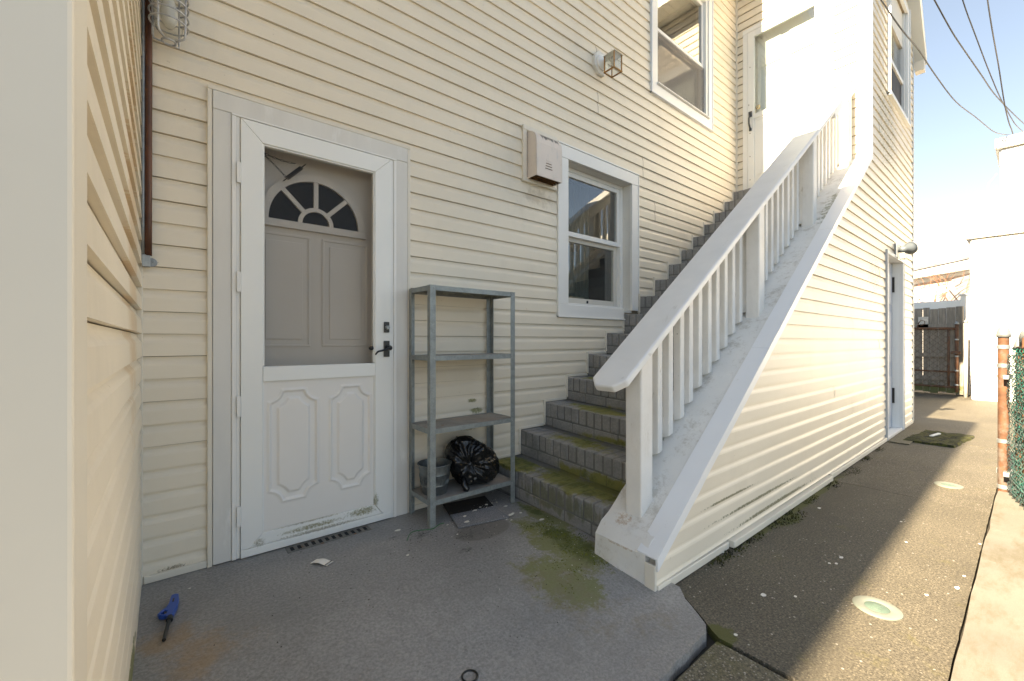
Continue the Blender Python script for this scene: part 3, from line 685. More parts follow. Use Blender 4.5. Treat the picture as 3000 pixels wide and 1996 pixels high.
def link_chain(pts, mb, L_=.022, w_=.0045, r=.0014):
    for i, (a, c) in enumerate(zip(pts, pts[1:])):
        a, c = Vector(a), Vector(c); t = (c - a).normalized(); s_ = t.cross(Vector((0, 1, 0))).normalized() if i % 2 else Vector((0, 1, 0)); m_ = (a + c) / 2; h = (c - a).length * .62
        mb.tube([m_ + t * h * math.cos(q) * 1.0 + s_ * w_ * math.sin(q) for q in [2 * math.pi * k / 10 for k in range(10)]], r, 5, closed=True)
ch = MB(); yc = W + .035
link_chain([(.375 + .012 * i, yc, 2.062 - .0085 * i - .0002 * i * i) for i in range(11)], ch)
link_chain([(.380 + .018 * i, yc + .01, 2.066 - .006 * i + .00042 * i * i) for i in range(10)], ch)
ch.build('door_chain', mat('dark_steel_chain', (.05, .045, .04), rough=.4, metal=.6), door)
sp = MB(); p0, p1 = Vector((.500, yc, 1.953)), Vector((.572, yc, 2.030)); dd = (p1 - p0); t_ = dd.normalized(); s1 = t_.cross(Vector((0, 1, 0)))
sp.tube([p0 + dd * (k / 170) + (s1 * math.cos(k * .62) + Vector((0, 1, 0)) * math.sin(k * .62)) * .0095 for k in range(171)], .0022, 5)
sp.tube([p0 - t_ * .025, p0], .003, 6); sp.tube([p1, p1 + t_ * .03], .003, 6)
sp.build('closer_spring', mat('dark_spring', (.025, .02, .018), rough=.5, metal=.4), door)

# ================================================================== WINDOW (lower)
win = MB()
win.box(2.512, 2.627, W - .024, W - .0005, 1.384, 2.608); win.box(3.5245, 3.626, W - .024, W - .0005, 1.372, 2.608)
win.box(2.512, 3.626, W - .026, W - .0005, 2.6085, 2.7155); win.box(2.512, 3.398, W - .025, W - .0005, 1.288, 1.3835)
win = win.build('window', WHITE, house, bev=.003); win['label'] = 'white double hung window beside the stair'
jw = MB(); jw.box(2.499, 2.5115, W - .030, W - .001, 1.274, 2.7160); jw.box(3.6265, 3.637, W - .030, W - .001, 1.545, 2.7160); jw.box(2.499, 3.637, W - .031, W - .001, 2.7165, 2.729); jw.box(2.499, 3.40, W - .034, W - .001, 1.274, 1.2875)
jw.build('j_channel', WHITE, win, bev=.002)
yw = W + .10
rv = MB(); rv.box(2.600, 2.6275, W + .0005, yw + .06, 1.384, 2.608); rv.box(3.5245, 3.55, W + .0005, yw + .06, 1.384, 2.608); rv.box(2.600, 3.55, W + .0005, yw + .06, 2.6085, 2.64); rv.box(2.600, 3.55, W + .0005, yw + .06, 1.35, 1.3835)
rv.build('reveal', mat('aged_reveal', (.70, .68, .63), rough=.5, var=.05, layers=[dict(c=(.3, .26, .18), s=22, lo=.62, hi=.72, k=.5)]), win)
def sash(x0, x1, z0, z1, y, wd, m=WHITE, par=None, th=.032):
    b = MB().box(x0, x0 + wd, y, y + th, z0, z1).box(x1 - wd, x1, y, y + th, z0, z1).box(x0 + wd + .0004, x1 - wd - .0004, y + .0003, y + th, z0, z0 + wd).box(x0 + wd + .0004, x1 - wd - .0004, y + .0003, y + th, z1 - wd, z1)
    return b.build('sash', m, par, bev=.003)
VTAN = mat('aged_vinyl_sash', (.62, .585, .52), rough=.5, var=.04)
fo = MB(); fo.box(2.628, 2.660, yw - .012, yw + .05, 1.384, 2.608); fo.box(3.486, 3.524, yw - .012, yw + .05, 1.384, 2.608); fo.box(2.6605, 3.4855, yw - .012, yw + .05, 2.575, 2.608); fo.box(2.6605, 3.4855, yw - .012, yw + .05, 1.384, 1.412)
fo.build('window_frame', WHITE, win, bev=.002)
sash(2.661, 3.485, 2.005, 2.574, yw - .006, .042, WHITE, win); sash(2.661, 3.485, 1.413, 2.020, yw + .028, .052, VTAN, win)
MB().box(2.70, 3.445, yw + .008, yw + .012, 2.045, 2.535).build('pane', GLASS, win); MB().box(2.71, 3.435, yw + .042, yw + .046, 1.463, 1.97).build('pane', GLASS, win)
MB().box(3.03, 3.045, yw + .018, yw + .03, 1.425, 1.45).build('sash_latch', BLACK, win, bev=.002)
# the room behind: dark box, a pale curtain and a plush cat tree near the glass
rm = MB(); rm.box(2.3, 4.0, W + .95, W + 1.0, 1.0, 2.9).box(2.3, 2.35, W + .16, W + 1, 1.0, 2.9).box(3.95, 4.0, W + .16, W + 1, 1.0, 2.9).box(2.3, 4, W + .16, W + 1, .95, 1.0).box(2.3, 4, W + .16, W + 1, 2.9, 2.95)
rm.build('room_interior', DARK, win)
cu = MB(); n_ = 40
cu.add([(3.15 + .45 * i / n_, W + .60 + .02 * math.sin(i * 1.1), z) for z in (1.1, 2.75) for i in range(n_ + 1)], [(i, i + 1, n_ + 2 + i, n_ + 1 + i) for i in range(n_)])
cu.build('curtain', CURT, win, smooth=True)
ct = MB(); ct.lathe([(.09, 1.0), (.09, 1.95)], (2.95, W + .42, 0), 14); ct.lathe([(.02, 0), (.2, .01), (.22, .05), (.18, .09), (.02, .1)], (2.95, W + .42, 1.95), 18); ct.lathe([(.02, 0), (.24, .01), (.26, .04), (.24, .07)], (3.0, W + .45, 1.42), 18)
ct.build('cat_tree', FUR, win, smooth=True)

# ================================================================== WINDOW (upper)
w2 = MB(); w2.box(3.866, 3.955, W - .026, W - .0005, 3.745, 5.20); w2.box(5.075, 5.162, W - .026, W - .0005, 3.745, 5.20); w2.box(3.866, 5.162, W - .028, W - .0005, 5.2005, 5.29); w2.box(3.866, 5.162, W - .027, W - .0005, 3.642, 3.7445)
w2 = w2.build('window', WHITE, house, bev=.003); w2['label'] = 'upper white window near the wall lantern'
j2 = MB(); j2.box(3.853, 3.8655, W - .034, W - .001, 3.63, 5.2905); j2.box(5.1625, 5.175, W - .034, W - .001, 3.63, 5.2905); j2.box(3.853, 5.175, W - .035, W - .001, 5.291, 5.301); j2.box(3.853, 5.175, W - .036, W - .001, 3.630, 3.6415)
j2.build('j_channel', mat('bluish_white_channel', (.72, .75, .80), rough=.4, var=.02), w2, bev=.002)
MB().hexa([(3.957, W - .05, 3.75), (5.073, W - .05, 3.75), (5.073, W + .02, 3.75), (3.957, W + .02, 3.75), (3.957, W - .045, 3.765), (5.073, W - .045, 3.765), (5.073, W + .02, 3.79), (3.957, W + .02, 3.79)]).build('sill', WHITE, w2, bev=.003)
f2 = MB(); f2.box(3.957, 3.990, W - .012, W + .09, 3.79, 5.198); f2.box(5.030, 5.073, W - .012, W + .09, 3.79, 5.198); f2.box(3.9905, 5.0295, W - .012, W + .09, 5.155, 5.198)
f2.build('window_frame', WHITE, w2, bev=.002)
sash(3.9905, 5.0295, 4.36, 5.154, W + .020, .045, WHITE, w2); sash(3.9905, 5.0295, 3.791, 4.40, W + .055, .055, mat('tan_sash', (.42, .37, .31), rough=.5), w2)  # lower sash in a darker tan than the white upper one
MB().box(4.03, 4.99, W + .033, W + .037, 4.40, 5.11).build('pane', GLASS, w2); MB().box(4.04, 4.98, W + .068, W + .072, 3.84, 4.35).build('pane', GLASS, w2)
MB().box(3.995, 5.028, W + .012, W + .0125, 3.80, 4.36).build('insect_screen', WSCREEN, w2)
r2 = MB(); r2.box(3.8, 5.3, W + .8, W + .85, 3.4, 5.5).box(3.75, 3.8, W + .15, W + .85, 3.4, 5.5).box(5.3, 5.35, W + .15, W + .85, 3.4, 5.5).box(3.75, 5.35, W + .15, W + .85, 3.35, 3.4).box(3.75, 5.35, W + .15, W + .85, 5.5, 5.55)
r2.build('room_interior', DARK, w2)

# ================================================================== UPPER DOOR
ud = MB(); ud.box(XD - .030, XD - .0005, 2.340, 2.400, 3.02, 5.055); ud.box(XD - .030, XD - .0005, 1.425, 1.545, 3.02, 5.055); ud.box(XD - .032, XD - .0005, 1.425, 2.400, 5.0555, 5.11)
ud = ud.build('upper_door', WHITE, house, bev=.003); ud['label'] = 'white storm door at the top of the stair'
def boxx(mb, y0, y1, z0, z1, x0=XD - .03, x1=XD + .005): return mb.box(x0, x1, y0, y1, z0, z1)
u = MB(); boxx(u, 2.262, 2.338, 3.04, 5.053); boxx(u, 1.547, 1.610, 3.04, 5.053); boxx(u, 1.6105, 2.2615, 4.975, 5.053); boxx(u, 1.6105, 2.2615, 3.925, 3.985)
u.build('storm_stile', DOORW, ud, bev=.003)
u = MB(); boxx(u, 1.6105, 2.2615, 3.04, 3.9245, XD - .018, XD + .002); u.box(XD - .026, XD - .0185, 1.64, 2.235, 3.20, 3.212).box(XD - .026, XD - .0185, 1.64, 2.235, 3.89, 3.90)
u.build('storm_panel', DOORW, ud, bev=.002)
MB().box(XD - .012, XD - .008, 1.6105, 2.2615, 3.9855, 4.9745).build('pane', GLASS, ud)
ui = MB().box(XD + .09, XD + .13, 1.55, 2.335, 3.03, 5.04)
for (ya, yb) in ((1.62, 1.90), (1.99, 2.27)):
    for (za, zb) in ((3.2, 3.75), (3.95, 4.45), (4.6, 4.9)): ui.box(XD + .078, XD + .0895, ya, yb, za, zb)
ui.build('inner_door', DOORW, ud, bev=.006)
kn = MB().lathe([(.02, 0), (.012, .012), (.012, .03), (.028, .045), (.028, .06), (.012, .068)], (XD + .088, 2.24, 4.08), 16, 'x'); kn.build('door_knob', mat('bright_brass', (.75, .5, .2), rough=.2, metal=.9), ud, smooth=True)
h_ = MB().box(XD - .045, XD - .031, 2.285, 2.325, 3.955, 4.025); h_.tube([(XD - .045, 2.305, 3.97), (XD - .078, 2.305, 3.93), (XD - .082, 2.303, 3.86), (XD - .05, 2.302, 3.80)], .011, 8); h_.box(XD - .05, XD - .031, 2.290, 2.316, 3.775, 3.81)
h_.build('pull_handle', mat('dark_grey_handle', (.07, .075, .08), rough=.4, metal=.5), ud, bev=.002)
for z in (3.15, 3.45, 3.75, 4.12, 4.6): MB().lathe([(.006, 0), (.004, .004)], (XD - .030, 2.31 if z != 4.12 else 2.325, z), 8, 'x').build('screw', RUST, ud)
MB().box(XD - .045, XD - .033, 1.55, 2.335, stepz(16) + .003, stepz(16) + .02).build('threshold', STEELG, ud)

# ================================================================== SIDE DOOR
sdn = MB(); sdn.box(6.535, 6.575, SY - .030, SY - .0005, -.095, 2.10); sdn.box(7.50, 7.545, SY - .030, SY - .0005, -.095, 2.10); sdn.box(6.535, 7.545, SY - .032, SY - .0005, 2.1005, 2.14)
sdn = sdn.build('side_door', WHITE, house, bev=.003); sdn['label'] = 'recessed pale side door beyond the stair'
jj = MB(); jj.box(6.519, 6.534, SY - .034, SY - .001, -.09, 2.15); jj.box(7.546, 7.561, SY - .034, SY - .001, -.09, 2.15); jj.build('j_channel', mat('grey_blue_channel', (.48, .49, .5), rough=.5), sdn)
jm = MB(); jm.box(6.52, 6.5745, SY + .0005, SY + .20, -.1, 2.1); jm.box(7.5005, 7.55, SY + .0005, SY + .20, -.1, 2.1); jm.box(6.52, 7.55, SY + .0005, SY + .20, 2.1005, 2.15); jm.box(6.577, 7.498, SY - .02, SY + .2, -.16, -.07)
jm.build('door_jamb', WHITE, sdn)
dl = MB().box(6.58, 7.495, SY + .083, SY + .125, -.06, 2.098)
for (xa, xb) in ((6.66, 6.98), (7.09, 7.41)):
    for (za, zb) in ((.1, .62), (.80, 1.45), (1.55, 1.95)):
        dl.box(xa, xb, SY + .076, SY + .0825, za, zb)
dl.build('door_leaf', DOORBL, sdn, bev=.005)
for za in (.25, 1.72): MB().box(7.482, 7.4985, SY + .060, SY + .0825, za, za + .2).build('hinge', mat('dark_rust_hinge', (.03, .025, .02), rough=.6), sdn)
for zc in (1.02, .80):
    kb = MB().lathe([(.035, 0), (.035, .008), (.014, .012), (.014, .04), (.030, .05), (.032, .07), (.016, .08)] if zc < 1 else [(.034, 0), (.034, .03), (.028, .036)], (6.70, SY + .083, zc), 16, 'y'); kb.build('door_knob', BLACK, sdn, smooth=True, auto=True)
stp = struct(box('concrete_step', AGG2, None, 6.50, 7.62, SY - .22, SY - .035, -.101, -.090, .003))

# side upper window
sw = MB(); sw.box(6.645, 6.72, SY - .03, SY - .0005, 4.09, 5.52); sw.box(7.80, 7.885, SY - .03, SY - .0005, 4.09, 5.52); sw.box(6.645, 7.885, SY - .032, SY - .0005, 5.5205, 5.6); sw.box(6.645, 7.885, SY - .031, SY - .0005, 4.02, 4.0895)
sw = sw.build('window', WHITE, house, bev=.003); sw['label'] = 'upper window near the far corner with a dark lower screen'
js = MB(); js.box(6.622, 6.6445, SY - .045, SY - .001, 3.995, 5.61); js.box(7.8855, 7.905, SY - .045, SY - .001, 3.995, 5.61); js.box(6.622, 7.905, SY - .05, SY - .001, 3.99, 4.0195); js.build('j_channel', WHITE, sw, bev=.002)
b = MB(); b.box(6.722, 6.77, SY + .0, SY + .09, 4.09, 5.52); b.box(7.752, 7.80, SY, SY + .09, 4.09, 5.52); b.box(6.7705, 7.7515, SY + .01, SY + .09, 4.55, 4.60); b.build('sash', WHITE, sw, bev=.003)
MB().box(6.771, 7.751, SY + .04, SY + .045, 4.60, 5.52).build('pane', GLASS, sw); MB().box(6.771, 7.751, SY + .03, SY + .034, 4.092, 4.549).build('insect_screen', AIRCOV, sw)
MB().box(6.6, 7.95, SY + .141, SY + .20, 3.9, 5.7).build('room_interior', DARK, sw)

# ================================================================== STAIRCASE
YIN = 1.452      # inner face of the curb
stair = thing('brick_staircase', 'grey painted brick stair climbing beside the house, mossy at its foot', 'stairs')
BW, BJ = .0655, .0065
yb0 = W - .004
for i in range(1, 17):
    x = stepx(i); xe = XD - .002
    zt0, zt1 = stepz(i, W), stepz(i, YIN)
    dp = TR + .03 if i < 16 else xe - x
    # core of the step in mortar, slightly behind the brick faces
    zb0, zb1 = (stepz(i - 1, W) - .03, stepz(i - 1, YIN) - .03) if i > 1 else (-.12, -.12)
    xa = x + .0045
    mb = MB().hexa([(xa, YIN, zb1), (x + dp, YIN, zb1), (x + dp, W - .001, zb0), (xa, W - .001, zb0), (xa, YIN, zt1 - .004), (x + dp, YIN, zt1 - .004), (x + dp, W - .001, zt0 - .004), (xa, W - .001, zt0 - .004)])
    st = mb.build('step', MORTAR, stair)
    rnd = random.Random(i)
    y = W - .003 if i < 2 else W - .006
    ymin = YIN if i < 11 else 1.72
    row = 0
    while y - BW > ymin - .02:
        ya = max(YIN + .001, y - BW + rnd.uniform(-.002, .002)); j = rnd.uniform(-.004, .004); zc = stepz(i, (y + ya) / 2) + rnd.uniform(-.003, .003); h = .110
        tl = .042 * (y - ya) / 2
        L_ = .198 + rnd.uniform(-.004, .004)
        b = MB().hexa([(x + j, ya, zc - h - tl), (x + L_, ya, zc - h - tl), (x + L_, y, zc - h + tl), (x + j, y, zc - h + tl), (x + j, ya, zc - tl), (x + L_, ya, zc - tl), (x + L_, y, zc + tl), (x + j, y, zc + tl)])
        b.build('brick', BRICK, st, bev=.009, seg=3); y = ya - BJ - rnd.uniform(0, .002)
    y = W - .003 - (0.1 if i % 2 else 0); first = True
    if i % 2:
        b = MB().box(x + .004, x + .09, W - .095, W - .004, stepz(i) - RS + .004, stepz(i) - .117); b.build('brick', BRICK, st, bev=.006)
    while y - .1 > ymin:
        ya = max(YIN + .001, y - .20); zc = stepz(i, (y + ya) / 2) - .117; j = rnd.uniform(-.002, .004); tl = .042 * (y - ya) / 2; h = RS - .117 - .004
        b = MB().hexa([(x + j, ya, zc - h - tl), (x + .09, ya, zc - h - tl), (x + .09, y, zc - h + tl), (x + j, y, zc - h + tl), (x + j, ya, zc - tl), (x + .09, ya, zc - tl), (x + .09, y, zc + tl), (x + j, y, zc + tl)])
        b.build('brick', BRICK, st, bev=.005); y = ya - .008
# sloped painted curb that carries the railing
b = bmesh.new()
def curb_poly(y): return [(1.735, y, -.12), (XD - .03, y, -.12), (XD - .03, y, capz(XD - .03) - .004), (1.86, y, capz(1.86)), (1.79, y, capz(1.79) + .012), (1.738, y, .070)]
cb = MB().prism(curb_poly(SY + .041), (0, YIN - SY - .042, 0))
me = bpy.data.meshes.new('curb'); me.from_pydata(cb.v, [], cb.f); b.from_mesh(me)
for k in range(1, 90): 
    bmesh.ops.bisect_plane(b, geom=b.verts[:] + b.edges[:] + b.faces[:], plane_co=(1.735 + .046 * k, 0, 0), plane_no=(1, 0, 0))
for k in range(1, 7):
    bmesh.ops.bisect_plane(b, geom=b.verts[:] + b.edges[:] + b.faces[:], plane_co=(0, SY + .04 + .05 * k, 0), plane_no=(0, 1, 0))
for k in range(0, 4):
    bmesh.ops.bisect_plane(b, geom=b.verts[:] + b.edges[:] + b.faces[:], plane_co=(0, 0, -.06 + .04 * k), plane_no=(0, 0, 1))
for v in b.verts:
    p = v.co; amp = .009 if p.x < 2.0 else .005
    n3 = noise.noise_vector((p.x * 9, p.y * 9, p.z * 9))
    if p.z > -.1: p.z += n3.z * amp; p.x += n3.x * amp * (1 if p.x < 1.76 else .3)
    if p.y > SY + .05: p.y += n3.y * amp * .6
    if p.x > 1.95 and p.y > YIN - .02 and p.z > capz(p.x) - .03: p.z -= 0
bmesh.ops.recalc_face_normals(b, faces=b.faces); b.to_mesh(me); b.free(); me.materials.append(STUCCO)
co = bpy.data.objects.new('curb', me); COL.objects.link(co); co.parent = stair; co['label'] = 'rough white painted cement curb, chipped at its foot'
MB().box(1.731, 1.748, SY - .016, SY + .040, -.098, .045).build('corner_trim', TRIMC, stair, bev=.003)
# white drip flashing in overlapping lengths along the outer edge
xs = [1.738, 3.04, 4.42, XD - .018]
for k in range(3):
    xa, xb = xs[k], xs[k + 1] + (.03 if k < 2 else 0); up = .003 + .002 * k; n = 14
    vs = []; 
    for j in range(n + 1):
        x = xa + (xb - xa) * j / n; z = capz(x) + up + .004 + .0022 * noise.noise((x * 5, k, 0)); ww = .003 * noise.noise((x * 6, k, 5))
        vs += [(x, SY + .085, z), (x, SY - .024 + ww, z - .003), (x, SY - .027 + ww * 1.6, z - .058), (x, SY - .018, z - .060), (x, SY - .014, z - .010), (x, SY + .085, z - .006)]
    fs = [(6 * j + a, 6 * j + (a + 1) % 6, 6 * j + 6 + (a + 1) % 6, 6 * j + 6 + a) for j in range(n) for a in range(6)] + [tuple(range(6)), tuple(6 * n + a for a in range(6))]
    MB().add(vs, fs).build('flashing', FLASH, stair, smooth=True, auto=True)

# ================================================================== RAILING
rail = thing('stair_railing', 'white painted wooden stair railing with flat handrail and square balusters', 'railing')
def hz(x): return .845 + SLOPE * (x - 1.72)       # underside of the handrail
n = Vector((-SLOPE, 0, 1)).normalized(); d = Vector((1, 0, SLOPE)).normalized()
def sl(x, y, off=0): return Vector((x, y, hz(x))) + n * off
th_ = .042
def hb(x0, x1, ya, yb, clip=.045):
    a = [sl(x0 + clip, ya), sl(x1, ya), sl(x1, yb), sl(x0 + clip, yb), sl(x0, yb - clip * 1.1), sl(x0, ya + clip * 1.1)]
    return MB().prism(a, n * th_)
hb(1.690, 5.10, 1.236, 1.445).build('handrail', RAILW, rail, bev=.010, seg=3)
MB().prism([sl(5.102, 1.236, -.05), sl(XD - .034, 1.236, -.05), sl(XD - .034, 1.276, -.05), sl(5.102, 1.276, -.05)], n * .09).build('handrail', RAILW, rail, bev=.006)
for (px, w_) in ((1.874, .105), (3.345, .10), (4.545, .10), (XD - .125, .09)):
    zt = hz(px) - .002
    MB().hexa([(px, 1.262, capz(px) - .02), (px + w_, 1.262, capz(px) - .02), (px + w_, 1.360, capz(px) - .02), (px, 1.360, capz(px) - .02),
               (px, 1.262, zt), (px + w_, 1.262, zt + SLOPE * w_), (px + w_, 1.360, zt + SLOPE * w_), (px, 1.360, zt)]).build('post', PAINTW, rail, bev=.008)
    MB().hexa([(px + w_ + .0005, 1.300, capz(px + w_) + .02), (px + w_ + .025, 1.300, capz(px + w_) + .02), (px + w_ + .025, 1.360, capz(px + w_) + .02), (px + w_ + .0005, 1.360, capz(px + w_) + .02),
               (px + w_ + .0005, 1.300, hz(px + w_) - .004), (px + w_ + .025, 1.300, hz(px + w_) - .004), (px + w_ + .025, 1.360, hz(px + w_) - .004), (px + w_ + .0005, 1.360, hz(px + w_) - .004)]).build('post_strip', PAINTW, rail)
def srail(z_of, h, ya, yb, name):
    x0, x1 = 1.98, XD - .13
    return MB().hexa([(x0, ya, z_of(x0)), (x1, ya, z_of(x1)), (x1, yb, z_of(x1)), (x0, yb, z_of(x0)), (x0, ya, z_of(x0) + h), (x1, ya, z_of(x1) + h), (x1, yb, z_of(x1) + h), (x0, yb, z_of(x0) + h)]).build(name, PAINTW, rail, bev=.004)
srail(lambda x: capz(x) + .055, .095, 1.399, 1.437, 'bottom_rail'); srail(lambda x: hz(x) - .115, .110, 1.399, 1.437, 'top_rail')
xk = 2.056; k = 0
while xk < XD - .09:
    jx, jy, bw = random.uniform(-.005, .005), random.uniform(-.0015, .0015), .047
    x0, x1 = xk + jx, xk + jx + bw; y0_, y1_ = 1.3535 + jy, 1.3985
    if not any(px - .03 < xk < px + .07 and False for px in (3.345,)):
        zb = capz(x0) + .022 + random.uniform(-.006, .006); ty = .016
        MB().hexa([(x0, y0_, zb + ty), (x1, y0_, zb + ty + .012), (x1, y1_, zb + .012), (x0, y1_, zb), (x0, y0_, hz(x0) - .003), (x1, y0_, hz(x1) - .003), (x1, y1_, hz(x1) - .003), (x0, y1_, hz(x0) - .003)]).build('baluster', PAINTW, rail, bev=.004)
    xk += .1185; k += 1

# ================================================================== WALL FITTINGS
# vent hood
vh = thing('vent_hood', 'rust stained pinkish white exhaust hood beside the lower window', 'vent')
yv = W - .135
f_ = MB(); f_.box(2.119, 2.157, W - .030, W - .001, 2.345, 2.706); f_.box(2.455, 2.483, W - .030, W - .001, 2.345, 2.706); f_.box(2.119, 2.483, W - .032, W - .001, 2.7065, 2.743); f_.box(2.119, 2.483, W - .031, W - .001, 2.309, 2.3445)
f_.build('mounting_frame', TRIMC, vh, bev=.003)
MB().box(2.1575, 2.4545, W - .008, W - .001, 2.345, 2.706).build('back_plate', HOODM, vh)
prof = [(W - .010, 2.700), (W - .035, 2.697), (W - .075, 2.685), (W - .105, 2.662), (W - .122, 2.632), (W - .128, 2.59), (yv + .004, 2.335)]
def hoodpiece():
    mb = MB(); x0, x1 = 2.166, 2.440
    vs = [(x0, y, z) for y, z in prof] + [(x1, y, z) for y, z in prof] + [(x0 + .003, y + .003, z - .003) for y, z in prof] + [(x1 - .003, y + .003, z - .003) for y, z in prof]
    m_ = len(prof); fs = [(i, i + 1, m_ + i + 1, m_ + i) for i in range(m_ - 1)] + [(2 * m_ + i, 3 * m_ + i, 3 * m_ + i + 1, 2 * m_ + i + 1) for i in range(m_ - 1)]
    mb.add(vs, fs)
    for xx in (x0, x1 - .003):
        mb.prism([(xx, y, z) for y, z in prof] + [(xx, W - .010, 2.335)], (.003, 0, 0))
    return mb
hoodpiece().build('hood', HOODM, vh)
lv = MB(); lv.box(2.170, 2.436, yv + .010, W - .012, 2.352, 2.358)
for k in range(4): lv.box(2.172, 2.434, yv + .018 + k * .027, yv + .026 + k * .027, 2.338, 2.352)
lv.build('rusty_damper', RUSTD, vh)
for k, z in enumerate((2.466, 2.444, 2.424, 2.404)):
    q = .004 * k; t_ = (2.59 - z) / (2.59 - 2.335); yy = (W - .128) + ((yv + .004) - (W - .128)) * t_
    MB().box(2.268 - q, 2.318 + q, yy - .0015, yy + .002, z, z + (.012 if k == 0 else .005)).build('louvre_slot', RUSTD if k else HOODM, vh)
# wall lantern
ln = thing('wall_lantern', 'small white and brass square lantern between the two windows', 'lantern')
def octo(r, y0, y1, c=(3.035, 3.575), squash=1.15): return MB().prism([(c[0] + r * math.cos(R(22.5 + 45 * k)), y0, c[1] + squash * r * math.sin(R(22.5 + 45 * k))) for k in range(8)], (0, y1 - y0, 0))
octo(.098, W - .045, W - .006).build('mounting_block', mat('cream_block', (.70, .68, .64), rough=.5, var=.03), ln, bev=.006)
MB().lathe([(.068, 0), (.068, .012), (.055, .022), (.03, .030), (.02, .034)], (3.035, W - .045, 3.575), 28, 'y').build('canopy', WHITE, ln, smooth=True, auto=True)
MB().tube([(3.035, W - .075, 3.575), (3.035, W - .12, 3.575), (3.035, W - .135, 3.572)], .014, 12).build('arm', WHITE, ln, smooth=True)
lc = Vector((3.035, W - .17, 0)); hw = .052; zb, zt = 3.435, 3.575
top = MB().add([(lc.x - hw - .012, lc.y - hw - .012, zt), (lc.x + hw + .012, lc.y - hw - .012, zt), (lc.x + hw + .012, lc.y + hw + .012, zt), (lc.x - hw - .012, lc.y + hw + .012, zt), (lc.x, lc.y, zt + .042)], [(3, 2, 1, 0), (0, 1, 4), (1, 2, 4), (2, 3, 4), (3, 0, 4)])
top.build('roof', WHITE, ln)
MB().tube([(lc.x + .016 * math.cos(q), lc.y, zt + .060 + .020 * math.sin(q)) for q in [2 * math.pi * k / 16 for k in range(16)]], .002, 6, closed=True).build('ring', WHITE, ln)
fb = MB()
for sx in (-1, 1):
    for sy in (-1, 1): fb.box(lc.x + sx * hw - .004, lc.x + sx * hw + .004, lc.y + sy * hw - .004, lc.y + sy * hw + .004, zb + .004, zt)
fb.box(lc.x - hw - .006, lc.x + hw + .006, lc.y - hw - .006, lc.y - hw + .004, zb - .005, zb + .0035); fb.box(lc.x - hw - .006, lc.x + hw + .006, lc.y + hw - .004, lc.y + hw + .006, zb - .005, zb + .0035)
fb.box(lc.x - hw - .006, lc.x - hw + .004, lc.y - hw + .0045, lc.y + hw - .0045, zb - .005, zb + .0035); fb.box(lc.x + hw - .004, lc.x + hw + .006, lc.y - hw + .0045, lc.y + hw - .0045, zb - .005, zb + .0035)
fb.build('brass_frame', BRASS, ln)
for (x0, x1, y0_, y1_) in ((-hw + .005, hw - .005, -hw, -hw + .002), (-hw + .005, hw - .005, hw - .002, hw), (-hw, -hw + .002, -hw + .005, hw - .005), (hw - .002, hw, -hw + .005, hw - .005)):
    MB().box(lc.x + x0, lc.x + x1, lc.y + y0_, lc.y + y1_, zb + .004, zt - .001).build('pane', JAR, ln)
MB().lathe([(.012, .0), (.013, -.02), (.022, -.045), (.022, -.06), (.012, -.075), (.001, -.08)], (lc.x, lc.y, zt - .004), 16).build('bulb', mat('bulb_glass', (.62, .60, .55), rough=.2), ln, smooth=True)
# caged jar light
cg = thing('caged_light', 'cast metal caged jar light high in the left corner', 'light')
cc = Vector((.006, W - .115, 0)); zb = 2.385
MB().lathe([(.004, zb + .018), (.025, zb + .022), (.045, zb + .045), (.052, zb + .08), (.052, zb + .25)], cc, 28, caps=(False, False)).build('glass_jar', JAR, cg, smooth=True)
MB().lathe([(.012, zb + .06), (.026, zb + .085), (.032, zb + .12), (.026, zb + .16), (.016, zb + .19), (.016, zb + .25)], cc, 20).build('bulb', mat('bulb_glass', (.62, .60, .55), rough=.2), cg, smooth=True)
ca = MB()
for k in range(4):
    t = R(45 + 90 * k) + R(12); e = Vector((math.cos(t), math.sin(t), 0))
    ca.tube([cc + e * .022 + Vector((0, 0, zb)), cc + e * .062 + Vector((0, 0, zb + .014)), cc + e * .066 + Vector((0, 0, zb + .03)), cc + e * .068 + Vector((0, 0, zb + .25))], .0042, 7)
for z, r in ((zb, .024), (zb + .075, .067), (zb + .115, .068), (zb + .158, .068), (zb + .20, .068)):
    ca.tube([cc + Vector((r * math.cos(q), r * math.sin(q), z)) for q in [2 * math.pi * k / 28 for k in range(28)]], .0046 if r < .03 else .0036, 7, closed=True)
ca.build('wire_cage', CAGEM, cg, smooth=True)
bs = MB().lathe([(.072, zb + .25), (.076, zb + .26), (.076, zb + .30), (.05, zb + .33), (.03, zb + .36)], cc, 24); bs.lathe([(.055, .0), (.055, .035), (.04, .05), (.025, .115)], (cc.x, W - .002, zb + .34), 20, 'y')
bs.build('fixture_base', CAGEM, cg, smooth=True, auto=True)
# conduit pair and strap
cd = thing('conduit', 'brown and grey conduit pipes running down the inside corner', 'conduit')
def wav(x, y, r, z0, z1, nn, a): return [(x + a * noise.noise((z * .9, x * 7, 2)), y, z) for z in [z0 + (z1 - z0) * k / nn for k in range(nn + 1)]]
MB().tube(wav(-.062, W - .032, 0, 1.455, 5.8, 30, .006), .0125, 12).build('brown_pipe', BROWNP, cd, smooth=True)
MB().tube(wav(-.081, W - .028, 0, 1.455, 5.8, 30, .003), .0075, 10).build('grey_pipe', STEELG, cd, smooth=True)
sg = MB().box(-.087, -.058, W - .042, W - .016, 1.405, 1.458); sg.lathe([(.020, 0), (.020, .004)], (-.054, W - .016, 1.428), 18, 'y'); sg.lathe([(.006, 0), (.006, .004)], (-.049, W - .0205, 1.432), 10, 'y')
sg.build('strap', STEELG, cd, bev=.003)
